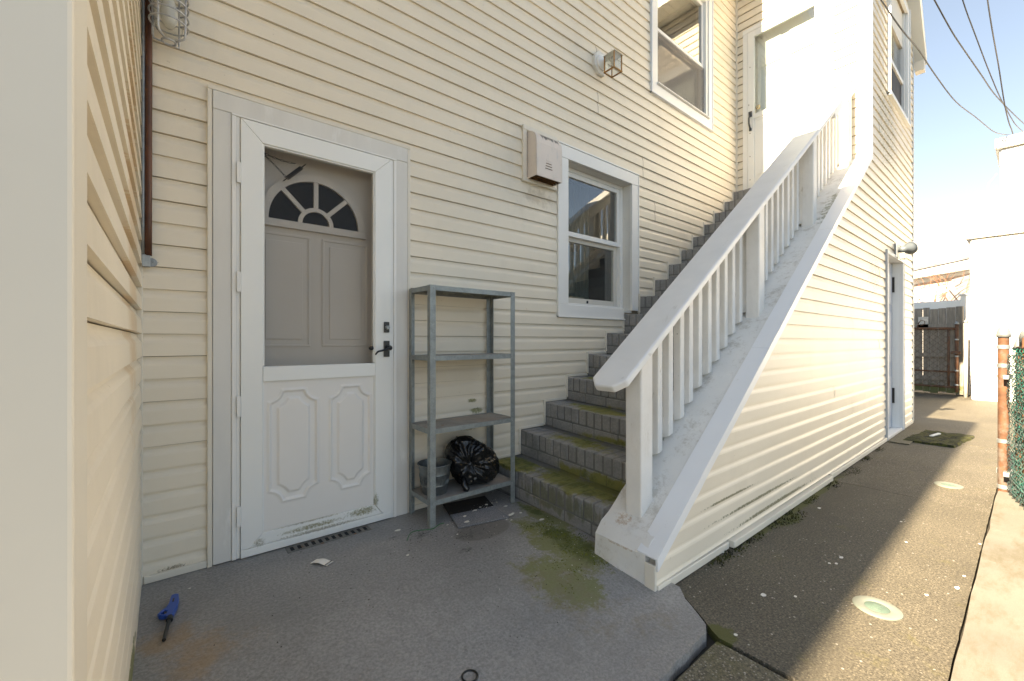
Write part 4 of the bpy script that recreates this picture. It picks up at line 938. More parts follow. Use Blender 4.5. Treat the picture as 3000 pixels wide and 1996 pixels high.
# floodlight by the side door
fl = thing('floodlight', 'grey outdoor flood lamp above the side door', 'light')
c = Vector((7.05, SY - .016, 2.185))
MB().box(c.x - .06, c.x + .06, c.y - .03, c.y, c.z - .08, c.z + .10).build('back_plate', STEELG, fl, bev=.006)
MB().lathe([(.03, 0), (.036, .02), (.036, .05), (.025, .07)], c + Vector((.0, -.03, .02)), 18, 'y').build('arm', mat('grey_blue_metal', (.12, .14, .155), rough=.5, metal=.3), fl, smooth=True, auto=True)
hd = MB().lathe([(.030, -.05), (.036, .0), (.062, .06), (.078, .10)], (0, 0, 0), 22); 
ho = hd.build('lamp_head', mat('grey_blue_metal', (.26, .29, .31)), fl, smooth=True); ho.location = c + Vector((-.01, -.085, .02)); ho.rotation_euler = (R(80), 0, R(62))
gl = MB().lathe([(.078, .10), (.076, .125), (.05, .15), (.001, .158)], (0, 0, 0), 22).build('lamp_glass', mat('frosted_lamp_glass', (.45, .47, .48), rough=.2, coat=.5), fl, smooth=True); gl.location = ho.location; gl.rotation_euler = ho.rotation_euler
MB().box(c.x - .03, c.x + .03, c.y - .10, c.y - .04, c.z - .10, c.z - .03).build('sensor', STEELG, fl, bev=.01)

# ================================================================== SHELF RACK AND WHAT STANDS ON IT
rack = thing('shelf_rack', 'galvanised metal shelf rack with four shelves beside the entry door', 'shelf')
RX0, RX1, RY0, RY1 = 1.172, 1.803, 2.188, 2.462
for (x, sx) in ((RX0, 1), (RX1, -1)):
    for (y, sy) in ((RY0, 1), (RY1, -1)):
        b = MB().box(x, x + sx * .0018, y, y + sy * .034, .0, 1.402); b.box(x + sx * .0019, x + sx * .036, y, y + sy * .0018, .0, 1.402)
        lg = b.build('leg', GALV, rack)
        for z in (.135, .55, .975, 1.385):
            q = MB().lathe([(.0045, 0), (.0045, .002), (.002, .0035)], (x + sx * .025, y if sy > 0 else y, z), 10, 'y')
            if sy > 0: q.build('bolt', STEELG, lg)
for z in (.125, .540, .965, 1.375):
    x0, x1, y0_, y1_ = RX0 + .0022, RX1 - .0022, RY0 + .0022, RY1 - .0022
    sh = MB().box(x0 + .0008, x1 - .0008, y0_ + .0008, y1_ - .0008, z + .022, z + .0245); shelf = sh.build('shelf', GALVD if z < 1.3 else GALV, rack)
    e = MB().box(x0, x1, y0_, y0_ + .0015, z - .003, z + .026).box(x0, x1, y1_ - .0015, y1_, z - .003, z + .026).box(x0, x0 + .0015, y0_ + .0016, y1_ - .0016, z - .003, z + .026).box(x1 - .0015, x1, y0_ + .0016, y1_ - .0016, z - .003, z + .026)
    e.build('shelf_edge', GALV, shelf)
SHZ = .125 + .0255
bk = thing('metal_bucket', 'dented zinc bucket on the lowest shelf of the rack', 'bucket')
bc = (1.276, 2.325, SHZ)
MB().lathe([(.073, 0), (.075, .004), (.081, .05), (.0835, .053), (.082, .057), (.090, .115), (.0925, .119), (.091, .123), (.099, .172), (.103, .174), (.103, .18), (.0985, .18), (.0965, .174), (.089, .12), (.079, .05), (.072, .006), (.001, .006)], bc, 40, caps=(True, False)).build('body', BUCKETM, bk, smooth=True, auto=True)
MB().tube([(bc[0] + .102 * math.cos(q), bc[1] + .102 * math.sin(q), SHZ + .177) for q in [2 * math.pi * k / 40 for k in range(40)]], .0042, 8, closed=True).build('rim', BUCKETM, bk, smooth=True)
ribs = MB()
for k in range(30):
    q = 2 * math.pi * k / 30; r0 = .0905; 
    def pt(qq, h): rr = .0745 + .14 * h + .0016; return (bc[0] + rr * math.cos(qq), bc[1] + rr * math.sin(qq), SHZ + h)
    ribs.tube([pt(q, .062), pt(q + .12, .085), pt(q, .110)], .0014, 5)
ribs.build('chevron_ribs', BUCKETM, bk)
def bag():
    b = bmesh.new(); bmesh.ops.create_icosphere(b, subdivisions=6, radius=1)
    c = Vector((1.555, 2.325, SHZ + .132)); knot = Vector((-.55, -.80, .12)).normalized()
    t1 = knot.cross(Vector((0, 0, 1))).normalized(); t2 = knot.cross(t1)
    for v in b.verts:
        p = v.co.normalized(); a = math.acos(max(-1, min(1, p.dot(knot)))); ph = math.atan2(p.dot(t2), p.dot(t1))
        r = 1.06 + .20 * noise.noise(p * 1.2 + Vector((3, 1, 2)))
        w_ = noise.noise(Vector((math.cos(ph) * 2.2, math.sin(ph) * 2.2, a * .6)))
        r += (1 - abs(w_) * 2.6) * .12 * math.exp(-((a - .55) / .7) ** 2)
        wp = p + .12 * noise.noise_vector(p * 2.5)
        dv = noise.voronoi(wp * 2.1 + Vector((5, 2, 8)))[0]; r -= .26 * min(.55, dv[1] - dv[0]) - .05
        dv = noise.voronoi(wp * 4.6 + Vector((1, 7, 3)))[0]; r -= .10 * min(.5, dv[1] - dv[0]) - .02
        r += .20 * max(0, p.dot(Vector((-.45, .1, .88)))) ** 4 + .16 * max(0, p.dot(Vector((.93, 0, -.1)))) ** 5 + .12 * max(0, p.dot(Vector((-.9, 0, -.4)))) ** 4 - .10 * max(0, p.dot(Vector((.7, 0, .7)))) ** 3
        r -= .34 * math.exp(-(a / .30) ** 2)
        r += .15 * math.exp(-(a / .07) ** 2)
        s = Vector((.150, .122, .152)); x = Vector((p.x * s.x, p.y * s.y, p.z * s.z)) * r
        lean = x.z * -.14; x.x += lean
        if x.z < -.118: x.z = -.118 - (x.z + .118) * -.08
        v.co = c + x
    for v in b.verts: v.co.z = max(v.co.z, SHZ + .001); v.co.y = min(v.co.y, RY1 - .004); v.co.x = max(v.co.x, bc[0] + .098)
    me = bpy.data.meshes.new('bag'); b.to_mesh(me); b.free()
    for p in me.polygons: p.use_smooth = True
    me.materials.append(BAGM); o = bpy.data.objects.new('bin_bag', me); COL.objects.link(o)
    tag(o, 'crumpled black plastic bin bag beside the bucket on the rack', 'bag')
    tie = MB().tube([(1.432, 2.245, SHZ + .07), (1.425, 2.225, SHZ + .035), (1.437, 2.212, SHZ + .010), (1.446, 2.205, SHZ + .003)], [.018, .016, .020, .014], 9).build('tie_end', BAGM, o, smooth=True)
bag()

# ================================================================== FLOOR THINGS
def floor_z(x, y): return ztop(y) + .0025 * noise.noise((x * 2.2, y * 2.2, 0))
rug = [(1.292, 2.076), (1.607, 2.009), (1.640, 2.205), (1.346, 2.262)]
mt = thing('rubber_mat', 'small grey speckled mat half under the shelf rack', 'mat')
MB().prism([(x, y, .003) for x, y in rug], (0, 0, .008)).build('mat_top', MATM, mt, bev=.002)
MB().prism([(x, y, .0025) for x, y in ((1.3462, 2.2632), (1.6402, 2.2062), (1.70, 2.39), (1.40, 2.44))], (0, 0, .007)).build('shadowed_part', MATD, mt)  # back half of the mat, shadow under the rack put into its colour
dr = thing('drain_grate', 'rusty slotted drain grate set in the floor before the entry door', 'drain')
pl = MB(); x0, x1, y0_, y1_ = .475, .905, 2.385, 2.452
pl.box(x0, x1, y0_, y0_ + .010, -.004, .0035).box(x0, x1, y1_ - .010, y1_, -.004, .0035); ns = 12; wd = (x1 - x0) / (ns * 2 + 1)
for k in range(ns + 1): pl.box(x0 + k * 2 * wd, x0 + k * 2 * wd + wd, y0_ + .0102, y1_ - .0102, -.004, .0033)
pl.build('grate', mat('grey_rust_grate', (.15, .145, .135), rough=.7, var=.2, vscale=20, layers=[dict(c=(.16, .07, .02), s=30, lo=.55, hi=.66, k=.8)]), dr)
MB().box(x0 + .002, x1 - .002, y0_ + .002, y1_ - .002, .0027, .0030).build('slot_shade', mat('drain_dark', (.006, .006, .005), rough=.9), dr)  # thin black sheet standing in for the shaded depth below the slots
lt = thing('utility_lighter', 'long blue utility lighter lying on the grey pad', 'lighter')
lz = .012
def L2(px, py): # lighter plane: px across, py along towards the tip
    o = Vector((.022, 2.262)); t = Vector((-.095, -.995)); s_ = Vector((.995, -.095)); p = o + t * py + s_ * px; return (p.x, p.y)
body = [(-.010, 0), (.004, -.006), (.016, .004), (.020, .05), (.020, .10), (.014, .145), (.012, .165), (-.010, .165), (-.013, .150), (-.022, .150), (-.034, .140), (-.040, .125), (-.034, .108), (-.018, .090), (-.012, .060)]
hole = [(-.020, .112), (-.030, .122), (-.030, .134), (-.020, .140), (-.012, .138), (-.010, .122)]
bb = bmesh.new()
vo = [bb.verts.new((*L2(*p), .004)) for p in body]; vh_ = [bb.verts.new((*L2(*p), .004)) for p in hole]
eo = [bb.edges.new((vo[i], vo[(i + 1) % len(vo)])) for i in range(len(vo))]; eh = [bb.edges.new((vh_[i], vh_[(i + 1) % len(vh_)])) for i in range(len(vh_))]
bmesh.ops.triangle_fill(bb, use_beauty=True, use_dissolve=False, edges=eo + eh)
r_ = bmesh.ops.extrude_face_region(bb, geom=bb.faces[:])
for v in r_['geom']:
    if isinstance(v, bmesh.types.BMVert): v.co.z += .018
bmesh.ops.recalc_face_normals(bb, faces=bb.faces); me = bpy.data.meshes.new('handle'); bb.to_mesh(me); bb.free(); me.materials.append(BLUEP)
ob = bpy.data.objects.new('handle', me); COL.objects.link(ob); ob.parent = lt; md = ob.modifiers.new('bevel', 'BEVEL'); md.width = .004; md.segments = 3; md.limit_method = 'ANGLE'; md.angle_limit = R(50)
MB().tube([(*L2(.001, .160), lz), (*L2(.001, .180), lz), (*L2(.0, .181), lz), (*L2(-.003, .300), .008)], [.012, .011, .0068, .0062], 12).build('wand', BLACK, lt, smooth=True, auto=True)
MB().prism([(*L2(-.012, .105), .008), (*L2(-.022, .112), .008), (*L2(-.016, .136), .008), (*L2(-.010, .14), .008)], (0, 0, .010)).build('trigger', BLACK, lt)
MB().prism([(*L2(-.001, .035), .0215), (*L2(.005, .035), .0215), (*L2(.005, .062), .0215), (*L2(-.001, .062), .0215)], (0, 0, .0015)).build('window_slot', BLACK, lt)
pc = MB(); n_ = 8
def pp(i, j): 
    t_ = i / n_; a = Vector((.535, 2.205)); c = Vector((.592, 2.130)); s_ = Vector((.036, .022)); q = a.lerp(c, t_) + s_ * j
    return (q.x, q.y, .0035 + .014 * max(0, math.sin(t_ * 3.0)) ** 2 * (1 - t_))
vs = [pp(i, j) for j in (0, 1) for i in range(n_ + 1)]; vs += [(x, y, z + .0012) for x, y, z in vs]; m_ = 2 * (n_ + 1)
fs = []
for i in range(n_): a, b_, c_, d_ = i, i + 1, n_ + 2 + i, n_ + 1 + i; fs += [(a, d_, c_, b_), (a + m_, b_ + m_, c_ + m_, d_ + m_), (a, b_, b_ + m_, a + m_), (d_, d_ + m_, c_ + m_, c_)]
card = pc.add(vs, fs).build('matchbook', PAPER, None); tag(card, 'bent white matchbook lying on the pad before the door', 'matchbook')
MB().prism([(.585, 2.1415, .0052), (.588, 2.1375, .0052), (.624, 2.1595, .0052), (.621, 2.1635, .0052)], (0, 0, .0015)).build('striker', BLACK, card)
rg = MB().tube([(.795 + .026 * math.cos(q), 1.205 + .026 * math.sin(q), floor_z(.795, 1.2) + .004) for q in [2 * math.pi * k / 28 for k in range(28)]], .0038, 8, closed=True).build('black_ring', BLACK, None, smooth=True)
tag(rg, 'black rubber ring on the grey pad near the bottom edge', 'ring')
gs = MB().tube([(1.00 + .26 * t, 2.125 + .075 * math.sin(t * 2.6) + .03 * math.sin(t * 7), .004 + .010 * max(0, math.sin(t * 9)) * t) for t in [k / 24 for k in range(25)]], .0018, 6).build('green_string', GRNSTR, None, smooth=True)
tag(gs, 'green plastic string curled around the front rack leg', 'string')
# paint chips, individually
chips = [(1.015, 2.275, .020), (1.37, 2.105, .022), (1.63, 2.02, .022), (1.655, 2.03, .014), (1.585, 2.0, .010), (1.705, 2.165, .016), (1.71, 2.02, .014), (1.745, 1.865, .022), (1.40, 2.18, .016), (1.555, 2.235, .012), (1.61, 2.245, .014), (1.66, 2.262, .014), (1.50, 2.215, .018), (1.70, 2.255, .010), (.935, 1.98, .010), (1.25, 2.02, .008), (1.60, 1.975, .009), (1.27, 2.16, .008), (1.585, 2.03, .006), (.075, 2.31, .007)]
def chip(x, y, r, z, sd, lab, grp):
    rr = random.Random(sd); k = 7; a0 = rr.uniform(0, 6)
    pts = [(x + r * rr.uniform(.55, 1.1) * math.cos(a0 + 2 * math.pi * i / k), y + r * rr.uniform(.4, .7) * math.sin(a0 + 2 * math.pi * i / k), z + rr.uniform(0, .0018)) for i in range(k)]
    o = MB().prism(pts, (0, 0, .0014)).build('paint_chip', CHIP, None); tag(o, lab, 'paint chip', grp)
for i, (x, y, r) in enumerate(chips):
    onmat = 1.28 < x < 1.66 and 2.0 < y < 2.28
    chip(x, y, r, (.0125 if onmat else floor_z(x, y) + .0035), i, 'white paint flake lying on the grey pad by the rack', 'paint flakes on the pad')
for i, (u_, v_) in enumerate([(2117, 1620), (2430, 1652), (2450, 1653), (2465, 1635), (2825, 1690), (2155, 1862), (2805, 1725), (2715, 1745), (2330, 1750), (2236, 1745), (2655, 1590), (2870, 1595), (2400, 1490), (2640, 1530)]):
    c_ = (998 - v_) / FOC; t_ = (-.099 - CZ) / c_; r_ = (u_ - 1500) / FOC
    chip((AX[0] + RT[0] * r_) * t_, (AX[1] + RT[1] * r_) * t_, .012 if i % 3 else .018, -.0975, 100 + i, 'white flake lying on the speckled walkway', 'flakes on the walkway')
def bits(name, mtl, spots, lab, cat, n, sc, seed):
    rr = random.Random(seed); mb = MB()
    for _ in range(n):
        (cx, cy, rx, ry, z) = rr.choice(spots); x = cx + rr.gauss(0, .45) * rx; y = cy + rr.gauss(0, .45) * ry; r = sc * rr.uniform(.4, 1.5); zz = z if z is not None else floor_z(x, y) + .001
        a = rr.uniform(0, 6); mb.prism([(x + r * rr.uniform(.4, 1) * math.cos(a + q), y + r * rr.uniform(.4, 1) * math.sin(a + q), zz) for q in (0, 1.7, 3.1, 4.6)], (0, 0, r * .5))
    o = mb.build(name, mtl, None); stuff(o); tag(o, lab, cat); return o
bits('grit', mat('dark_grit', (.05, .035, .025), rough=.9, var=.5), [(1.6, 2.25, .22, .06, .011), (1.3, 2.0, .25, .2, None), (1.1, 2.15, .2, .12, None), (.8, 1.9, .6, .5, None), (1.3, 1.5, .5, .4, None)], 'scattered dark grit and leaf bits on the pad', 'debris', 260, .0028, 5)
bits('pale_grit', CHIP, [(1.62, 2.24, .2, .06, .011), (1.45, 2.1, .3, .15, None), (1.2, 1.9, .5, .4, None), (1.6, 1.6, .3, .4, None)], 'scattered pale crumbs of paint on the pad', 'debris', 150, .0022, 6)
# moss cushions along the wall foot
def moss(name, lab, pts, seed):
    rr = random.Random(seed); mb = MB()
    for (x, y, r, h) in pts:
        for _ in range(int(90 * r / .1)):
            a = rr.uniform(0, 6.28); q = r * math.sqrt(rr.random()); px, py = x + q * math.cos(a) * 1.6, y + q * math.sin(a) * .6
            hh = h * (1 - (q / r) ** 2) * rr.uniform(.5, 1.2) + .002; s_ = rr.uniform(.003, .007)
            mb.add([(px - s_, py - s_ * .5, -.1), (px + s_, py - s_ * .3, -.1), (px, py + s_, -.1), (px + rr.uniform(-.006, .006), py + rr.uniform(-.006, .006), -.1 + hh)], [(0, 1, 3), (1, 2, 3), (2, 0, 3)])
    o = mb.build(name, MOSSM, None); stuff(o); tag(o, lab, 'moss'); return o
moss('moss', 'green moss growing along the foot of the siding', [(3.25, 1.035, .13, .022), (3.05, 1.05, .08, .015), (2.75, 1.055, .07, .014), (2.45, 1.06, .08, .02), (2.6, 1.06, .06, .016), (3.7, 1.055, .09, .012), (4.2, 1.055, .12, .012), (4.8, 1.06, .14, .010), (5.4, 1.07, .1, .010), (2.3, 1.06, .07, .016), (6.0, 1.075, .1, .01)], 3)
def tufts():
    rr = random.Random(8); mb = MB(); n_ = 0
    while n_ < 2600:
        x, y = rr.uniform(1.25, 1.84), rr.uniform(1.12, 2.15)
        f = math.exp(-((x - 1.70) / .14) ** 2 - ((y - 1.62) / .38) ** 2) + .5 * math.exp(-((x - 1.45) / .14) ** 2 - ((y - 1.4) / .2) ** 2)
        if noise.fractal((x * 9, y * 9, 2), .9, 2.1, 6) * .5 + f * .8 < .55 + rr.uniform(-.1, .25): 
            n_ += .2; continue
        n_ += 1; z = floor_z(x, y); r = rr.uniform(.0018, .0045)
        mb.add([(x - r, y - r * .6, z), (x + r, y - r * .4, z), (x, y + r, z), (x + rr.uniform(-.002, .002), y + rr.uniform(-.002, .002), z + r * rr.uniform(.5, 1.3))], [(0, 1, 3), (1, 2, 3), (2, 0, 3)])
    o = mb.build('moss', mat('bright_moss', (.12, .13, .018), rough=1, var=.5, vscale=24), None); stuff(o); tag(o, 'bright green moss specks on the pad below the stair', 'moss')
tufts()
# cleanout covers
for (x, y, lab) in ((2.43, .437, 'round green and white cleanout cover nearest the camera'), (4.94, .440, 'round green and white cleanout cover farther along the walk')):
    cv = thing('cleanout_cover', lab, 'drain cover', 'round covers in the walk')
    MB().lathe([(.044, -.004), (.086, -.004), (.086, .002), (.083, .004), (.047, .004), (.044, .002)], (x, y, -.0985), 40, caps=(False, False)).build('rim', COVERR, cv, smooth=True, auto=True)
    lid = MB().lathe([(.0435, -.003), (.0435, .0025), (.0415, .0035)], (x, y, -.0985), 36).build('lid', COVERM, cv, smooth=True, auto=True)
    for k in range(5): MB().box(x - .024 + k * .010, x - .021 + k * .010, y - .016 + .006 * (k % 2), y + .016, -.0952, -.0942).build('raised_mark', COVERM, lid)
# moss covered mat by the side door
mm = bmesh.new(); bmesh.ops.create_grid(mm, x_segments=46, y_segments=30, size=.5)
for v in mm.verts:
    e = max(abs(v.co.x), abs(v.co.y)) * 2; x = 7.18 + v.co.x * .95; y = .72 + v.co.y * .44 - (v.co.x) * .10
    z = -.078 + .014 * noise.noise((x * 6, y * 8, 2)) + .006 * noise.noise((x * 25, y * 25, 4)) - (.03 if e > .97 else 0)
    v.co = (x + .02 * noise.noise((x * 7, y * 7, 0)), y + .02 * noise.noise((x * 7, y * 7, 5)), z)
me = bpy.data.meshes.new('door_mat'); mm.to_mesh(me); mm.free(); me.materials.append(MOSSM)
o = bpy.data.objects.new('door_mat', me); COL.objects.link(o); tag(o, 'moss covered old door mat before the side door', 'mat')
bo = MB().hexa([(7.13, .77, -.075), (7.36, .72, -.07), (7.37, .75, -.07), (7.14, .80, -.075), (7.13, .77, -.063), (7.36, .72, -.055), (7.37, .75, -.055), (7.14, .80, -.063)]).build('white_stick', WHITE, None, bev=.003); tag(bo, 'short white plastic strip lying on the mossy mat', 'litter')

# ================================================================== NEAR GATE OF GREEN CHAIN LINK
def post_obj(lab, x, y, h, r, bands, m=RUST):
    p = thing('fence_post', lab, 'post', 'rusty fence posts at the walkway edge')
    MB().tube([(x, y, -.14), (x, y, h)], r, 20).build('pipe', m, p, smooth=True, auto=True)
    MB().lathe([(r + .008, h - .035), (r + .009, h - .01), (r + .006, h + .005), (r * .95, h + .03), (r * .55, h + .055), (.003, h + .068)], (x, y, 0), 20).build('cap', STEELG, p, smooth=True)
    for z in bands: MB().lathe([(r + .001, z - .016), (r + .0045, z - .014), (r + .0045, z + .014), (r + .001, z + .016)], (x, y, 0), 20, caps=(False, False)).build('tension_band', STEELG, p, smooth=True, auto=True)
    return p
p1 = post_obj('rusty orange fence post with domed grey cap at the walk edge', 5.045, .150, 1.14, .031, (1.03, .885, .30, -.055))
for z, dx in ((.80, -.09), (.06, -.085)):
    q = MB().box(5.045 - .115, 5.045 - .02, .118, .150, z - .015, z + .015); q.box(5.01, 5.085, .105, .118, z - .018, z + .018); q.box(5.045 - .02, 5.10, .183, .188, z - .015, z + .015)
    q.build('latch_band', STEELG, p1, bev=.003)
post_obj('thinner rusty post half hidden behind the green mesh', 4.90, .065, 1.05, .024, (.88, .30, -.03))
def chain_link(name, origin, direc, length, z0, z1, pitch, r, m, bulge=.008, sag=0.0, seg=2):
    mb = MB(); o_ = Vector(origin); t = Vector(direc).normalized(); nn = Vector((-t.y, t.x, 0)); N = int(length / pitch); rows = int((z1 - z0) / pitch)
    for i in range(N + 1):
        pts = []
        for j in range(rows * seg + 1):
            f = j / seg; k = int(f) % 2; fr_ = f - int(f); off = (fr_ if k == 0 else 1 - fr_)
            if i % 2: off = 1 - off
            s_ = (i + off - .0) * pitch; d_ = bulge * math.cos(math.pi * f * 2 + i * math.pi) * .5
            pts.append(o_ + t * s_ + nn * (d_ + sag * noise.noise((s_ * 2, f * .2, 1))) + Vector((0, 0, z0 + f * pitch)))
        mb.tube(pts, r, 5, caps=False)
    return mb
gate = thing('green_mesh_gate', 'green vinyl coated chain link gate panel folded back beside the post', 'gate')
q = chain_link(None, (4.985, .105, 0), (-.98, -.20, 0), .95, -.10, 1.02, .040, .0026, GREENW, .012, .02)
stuff(q.build('chain_link', GREENW, gate))
q = chain_link(None, (5.00, .128, 0), (-.98, -.20, 0), .9, -.08, .98, .044, .0024, GREENW, .012, .02)
stuff(q.build('chain_link', mat('dark_rust_mesh', (.03, .06, .055), rough=.6, var=.4), gate))
fm = MB().tube([(4.97, .09, 1.02), (4.1, -.09, 1.03)], .017, 10); fm.tube([(4.95, .085, .0), (4.1, -.095, .0)], .015, 10); fm.tube([(4.72, .035, -.1), (4.72, .035, 1.1)], .02, 10)
fm.build('gate_frame', RUST, gate, smooth=True)
cl = MB().tube([(4.80, .055, 1.04), (4.76, .05, 1.12), (4.72, .04, 1.16)], [.016, .02, .013], 8).build('hinge_clamp', STEELG, gate, smooth=True)

# ================================================================== FAR END OF THE WALK
wb = thing('stucco_building', 'bright white stucco building closing the walkway on the right', 'building')
def rough_block(x0, x1, y0, y1, z0, z1, name, k=10):
    b = bmesh.new(); bmesh.ops.create_cube(b, size=1)
    for v in b.verts: v.co = ((x0 + x1) / 2 + v.co.x * (x1 - x0), (y0 + y1) / 2 + v.co.y * (y1 - y0), (z0 + z1) / 2 + v.co.z * (z1 - z0))
    for i in range(1, 24): bmesh.ops.bisect_plane(b, geom=b.verts[:] + b.edges[:] + b.faces[:], plane_co=(0, 0, z0 + (z1 - z0) * i / 24), plane_no=(0, 0, 1))
    for v in b.verts: 
        if z0 < v.co.z: v.co.y += .03 * noise.noise((v.co.x, v.co.z * 1.2, 0)); v.co.x += .015 * noise.noise((v.co.y * 2, v.co.z * 2, 6))
    me = bpy.data.meshes.new(name); b.to_mesh(me); b.free(); me.materials.append(STUCW); o = bpy.data.objects.new(name, me); COL.objects.link(o); o.parent = wb
    md = o.modifiers.new('bevel', 'BEVEL'); md.width = .05; md.segments = 3; md.limit_method = 'ANGLE'; md.angle_limit = R(60); return o
rough_block(12.42, 19, -5, .80, -.12, 3.10, 'wall'); rough_block(12.50, 19.1, -5.1, .43, 3.0, 4.78, 'wall')
MB().box(12.36, 19, -5, .87, 3.10, 3.20).build('parapet_cap', STUCW, wb, bev=.015); MB().box(12.42, 19, -5.1, .48, 4.78, 4.98).build('parapet_cap', STUCW, wb, bev=.02)
for yq, za, zb in ((.02, .8, 3.1), (.05, 3.2, 4.78)): MB().box(12.412, 12.43, yq, yq + .014, za, zb).build('control_joint', mat('stucco_joint', (.62, .58, .5), rough=.9, var=.2), wb) if za < 1 else MB().box(12.488, 12.51, yq, yq + .014, za, zb).build('control_joint', mat('stucco_joint', (.62, .58, .5)), wb)
# loose cable loops on the stucco wall
lp = MB().tube([at(2920, 510, 8.3), at(2895, 540, 8.28), at(2890, 590, 8.26), at(2905, 605, 8.28), at(2895, 650, 8.27), at(2880, 668, 8.26), at(2918, 667, 8.3)], .007, 6)
lp.tube([at(2920, 545, 8.3), at(2912, 570, 8.28), at(2916, 610, 8.28), at(2918, 660, 8.3)], .006, 6)
tag(lp.build('cable_loop', WHITE, None, smooth=True), 'white cable looped on the edge of the stucco building', 'cable')
# wooden gate with a rusty chain link leaf in front
wf = thing('board_gate', 'weathered grey board gate closing the end of the walk', 'gate')
y = .93; k = 0
while y < 2.4:
    wd = [.125, .14, .12, .13, .11, .135][k % 6]; MB().box(12.95, 12.975, y, y + wd - .006, -.06 + .02 * ((k * 7) % 3), 1.80 - .012 * ((k * 5) % 4)).build('board', WOOD, wf, bev=.004); y += wd; k += 1
for z in (.22, .72, 1.35): MB().box(12.90, 12.949, .99, 2.4, z, z + .09).build('cross_rail', WOOD, wf, bev=.004)
MB().box(12.90, 12.948, 1.46, 1.62, 1.36, 1.60).build('patch_board', mat('peeling_white_board', (.50, .47, .42), rough=.9, var=.2, vscale=20), wf)
cg2 = thing('rusty_mesh_gate', 'rusty pipe gate with chain link mesh before the boards', 'gate')
fr2 = MB().tube([(12.80, 1.02, .0), (12.80, 1.02, 1.42)], .028, 12); fr2.tube([(12.80, 1.02, 1.33), (12.80, 2.4, 1.36)], .026, 12); fr2.tube([(12.80, 1.14, .12), (12.80, 1.14, 1.30)], .02, 10); fr2.tube([(12.80, 1.02, .10), (12.80, 2.4, .12)], .022, 10); fr2.tube([(12.80, 1.02, .42), (12.80, 2.4, .44)], .018, 10)
fr2.build('gate_frame', RUST, cg2, smooth=True)
MB().lathe([(.036, 1.42), (.036, 1.44), (.02, 1.47), (.002, 1.48)], (12.80, 1.02, 0), 14).build('cap', STEELG, cg2, smooth=True)
stuff(chain_link(None, (12.78, 1.12, 0), (0, 1, 0), 1.3, .10, 1.34, .062, .0045, RUSTW, .01).build('chain_link', RUSTW, cg2))
for z in (.15, .45, .75, 1.1): MB().lathe([(.030, z - .015), (.034, z), (.030, z + .015)], (12.80, 1.02, 0), 14, caps=(False, False)).build('tension_band', STEELG, cg2, smooth=True)
MB().box(12.70, 12.79, .96, 1.10, .80, .86).build('latch', RUST, cg2, bev=.01)
MB().tube([(12.78, 1.62, 1.36), (12.78, 1.60, 1.46), (12.78, 1.56, 1.52), (12.78, 1.50, 1.50), (12.78, 1.50, 1.44), (12.78, 1.57, 1.40)], .008, 6).build('wire_tie', RUST, cg2, smooth=True)
pp_ = thing('gate_post', 'peeling white steel post between gate and stucco wall', 'post')
MB().tube([(12.85, .895, -.12), (12.85, .895, 1.46)], .034, 14).build('pipe', mat('peeling_white_steel', (.60, .57, .52), rough=.7, var=.1, layers=[dict(c=(.15, .09, .05), s=14, lo=.62, hi=.7, k=.9)]), pp_, smooth=True)
MB().lathe([(.042, 1.45), (.042, 1.475), (.02, 1.505), (.002, 1.515)], (12.85, .895, 0), 14).build('cap', STEELG, pp_, smooth=True)
vf = thing('vinyl_fence', 'white vinyl privacy fence behind the board gate', 'fence')
MB().box(13.45, 13.57, .88, 1.02, -.1, 2.06).build('post', WHITE, vf, bev=.006); MB().prism([(13.42, .85, 2.06), (13.60, .85, 2.06), (13.60, 1.05, 2.06), (13.42, 1.05, 2.06)], (0, 0, .035)).build('post_cap', WHITE, vf, bev=.012)
MB().box(13.46, 13.55, 1.02, 4.2, 1.79, 1.965).build('rail', WHITE, vf, bev=.006)
for k in range(16): MB().box(13.495, 13.515, 1.025 + k * .198, 1.025 + k * .198 + .192, -.05, 1.79).build('panel_board', WHITE, vf, bev=.003)
# neighbouring houses beyond
nb = thing('neighbour_house', 'pale neighbouring house with white raking fascia beyond the fence', 'house')
MB().box(20.0, 27, .6, 9, -.1, 4.3).build('wall', FARW, nb)
def at_x(u_, v_, X):
    r_ = (u_ - 1500) / FOC; t_ = X / (AX[0] + RT[0] * r_); return ((AX[1] + RT[1] * r_) * t_, CZ + (998 - v_) / FOC * t_)
ya, za = at_x(2650, 806, 20); yb, zb = at_x(2850, 763, 20); yc_, zc_ = at_x(2650, 824, 20); yd, zd = at_x(2850, 790, 20)
MB().prism([(19.6, ya, za), (19.6, yb, zb), (19.6, yd, zd), (19.6, yc_, zc_)], (.38, 0, 0)).build('fascia', WHITE, nb)
MB().prism([(19.55, ya, za + .02), (19.55, yb, zb + .02), (19.55, yb, zb + .10), (19.55, ya, za + .10)], (7, 0, .4)).build('roof', SHING, nb)
y1_, z1_ = at_x(2660, 838, 20); y2_, z2_ = at_x(2850, 800, 20); y3_, z3_ = at_x(2850, 822, 20); y4_, z4_ = at_x(2660, 850, 20)
MB().prism([(19.97, y1_, z1_), (19.97, y2_, z2_), (19.97, y3_, z3_), (19.97, y4_, z4_)], (.02, 0, 0)).build('brick_band', FARP, nb)
shd = thing('grey_shed', 'grey roofed shed between the fence and the neighbouring house', 'shed')
a = [at_x(2787, 820, 17), at_x(2840, 806, 17), at_x(2840, 860, 17), at_x(2806, 860, 17)]
MB().prism([(17, y, z) for y, z in a], (2.4, 0, 0)).build('gable', SHING, shd)
a = [at_x(2750, 862, 16.6), at_x(2804, 845, 16.6), at_x(2840, 850, 16.6), at_x(2840, 890, 16.6), at_x(2752, 890, 16.6)]
MB().prism([(16.6, y, z) for y, z in a], (.38, 0, 0)).build('lower_roof', SHING, shd)
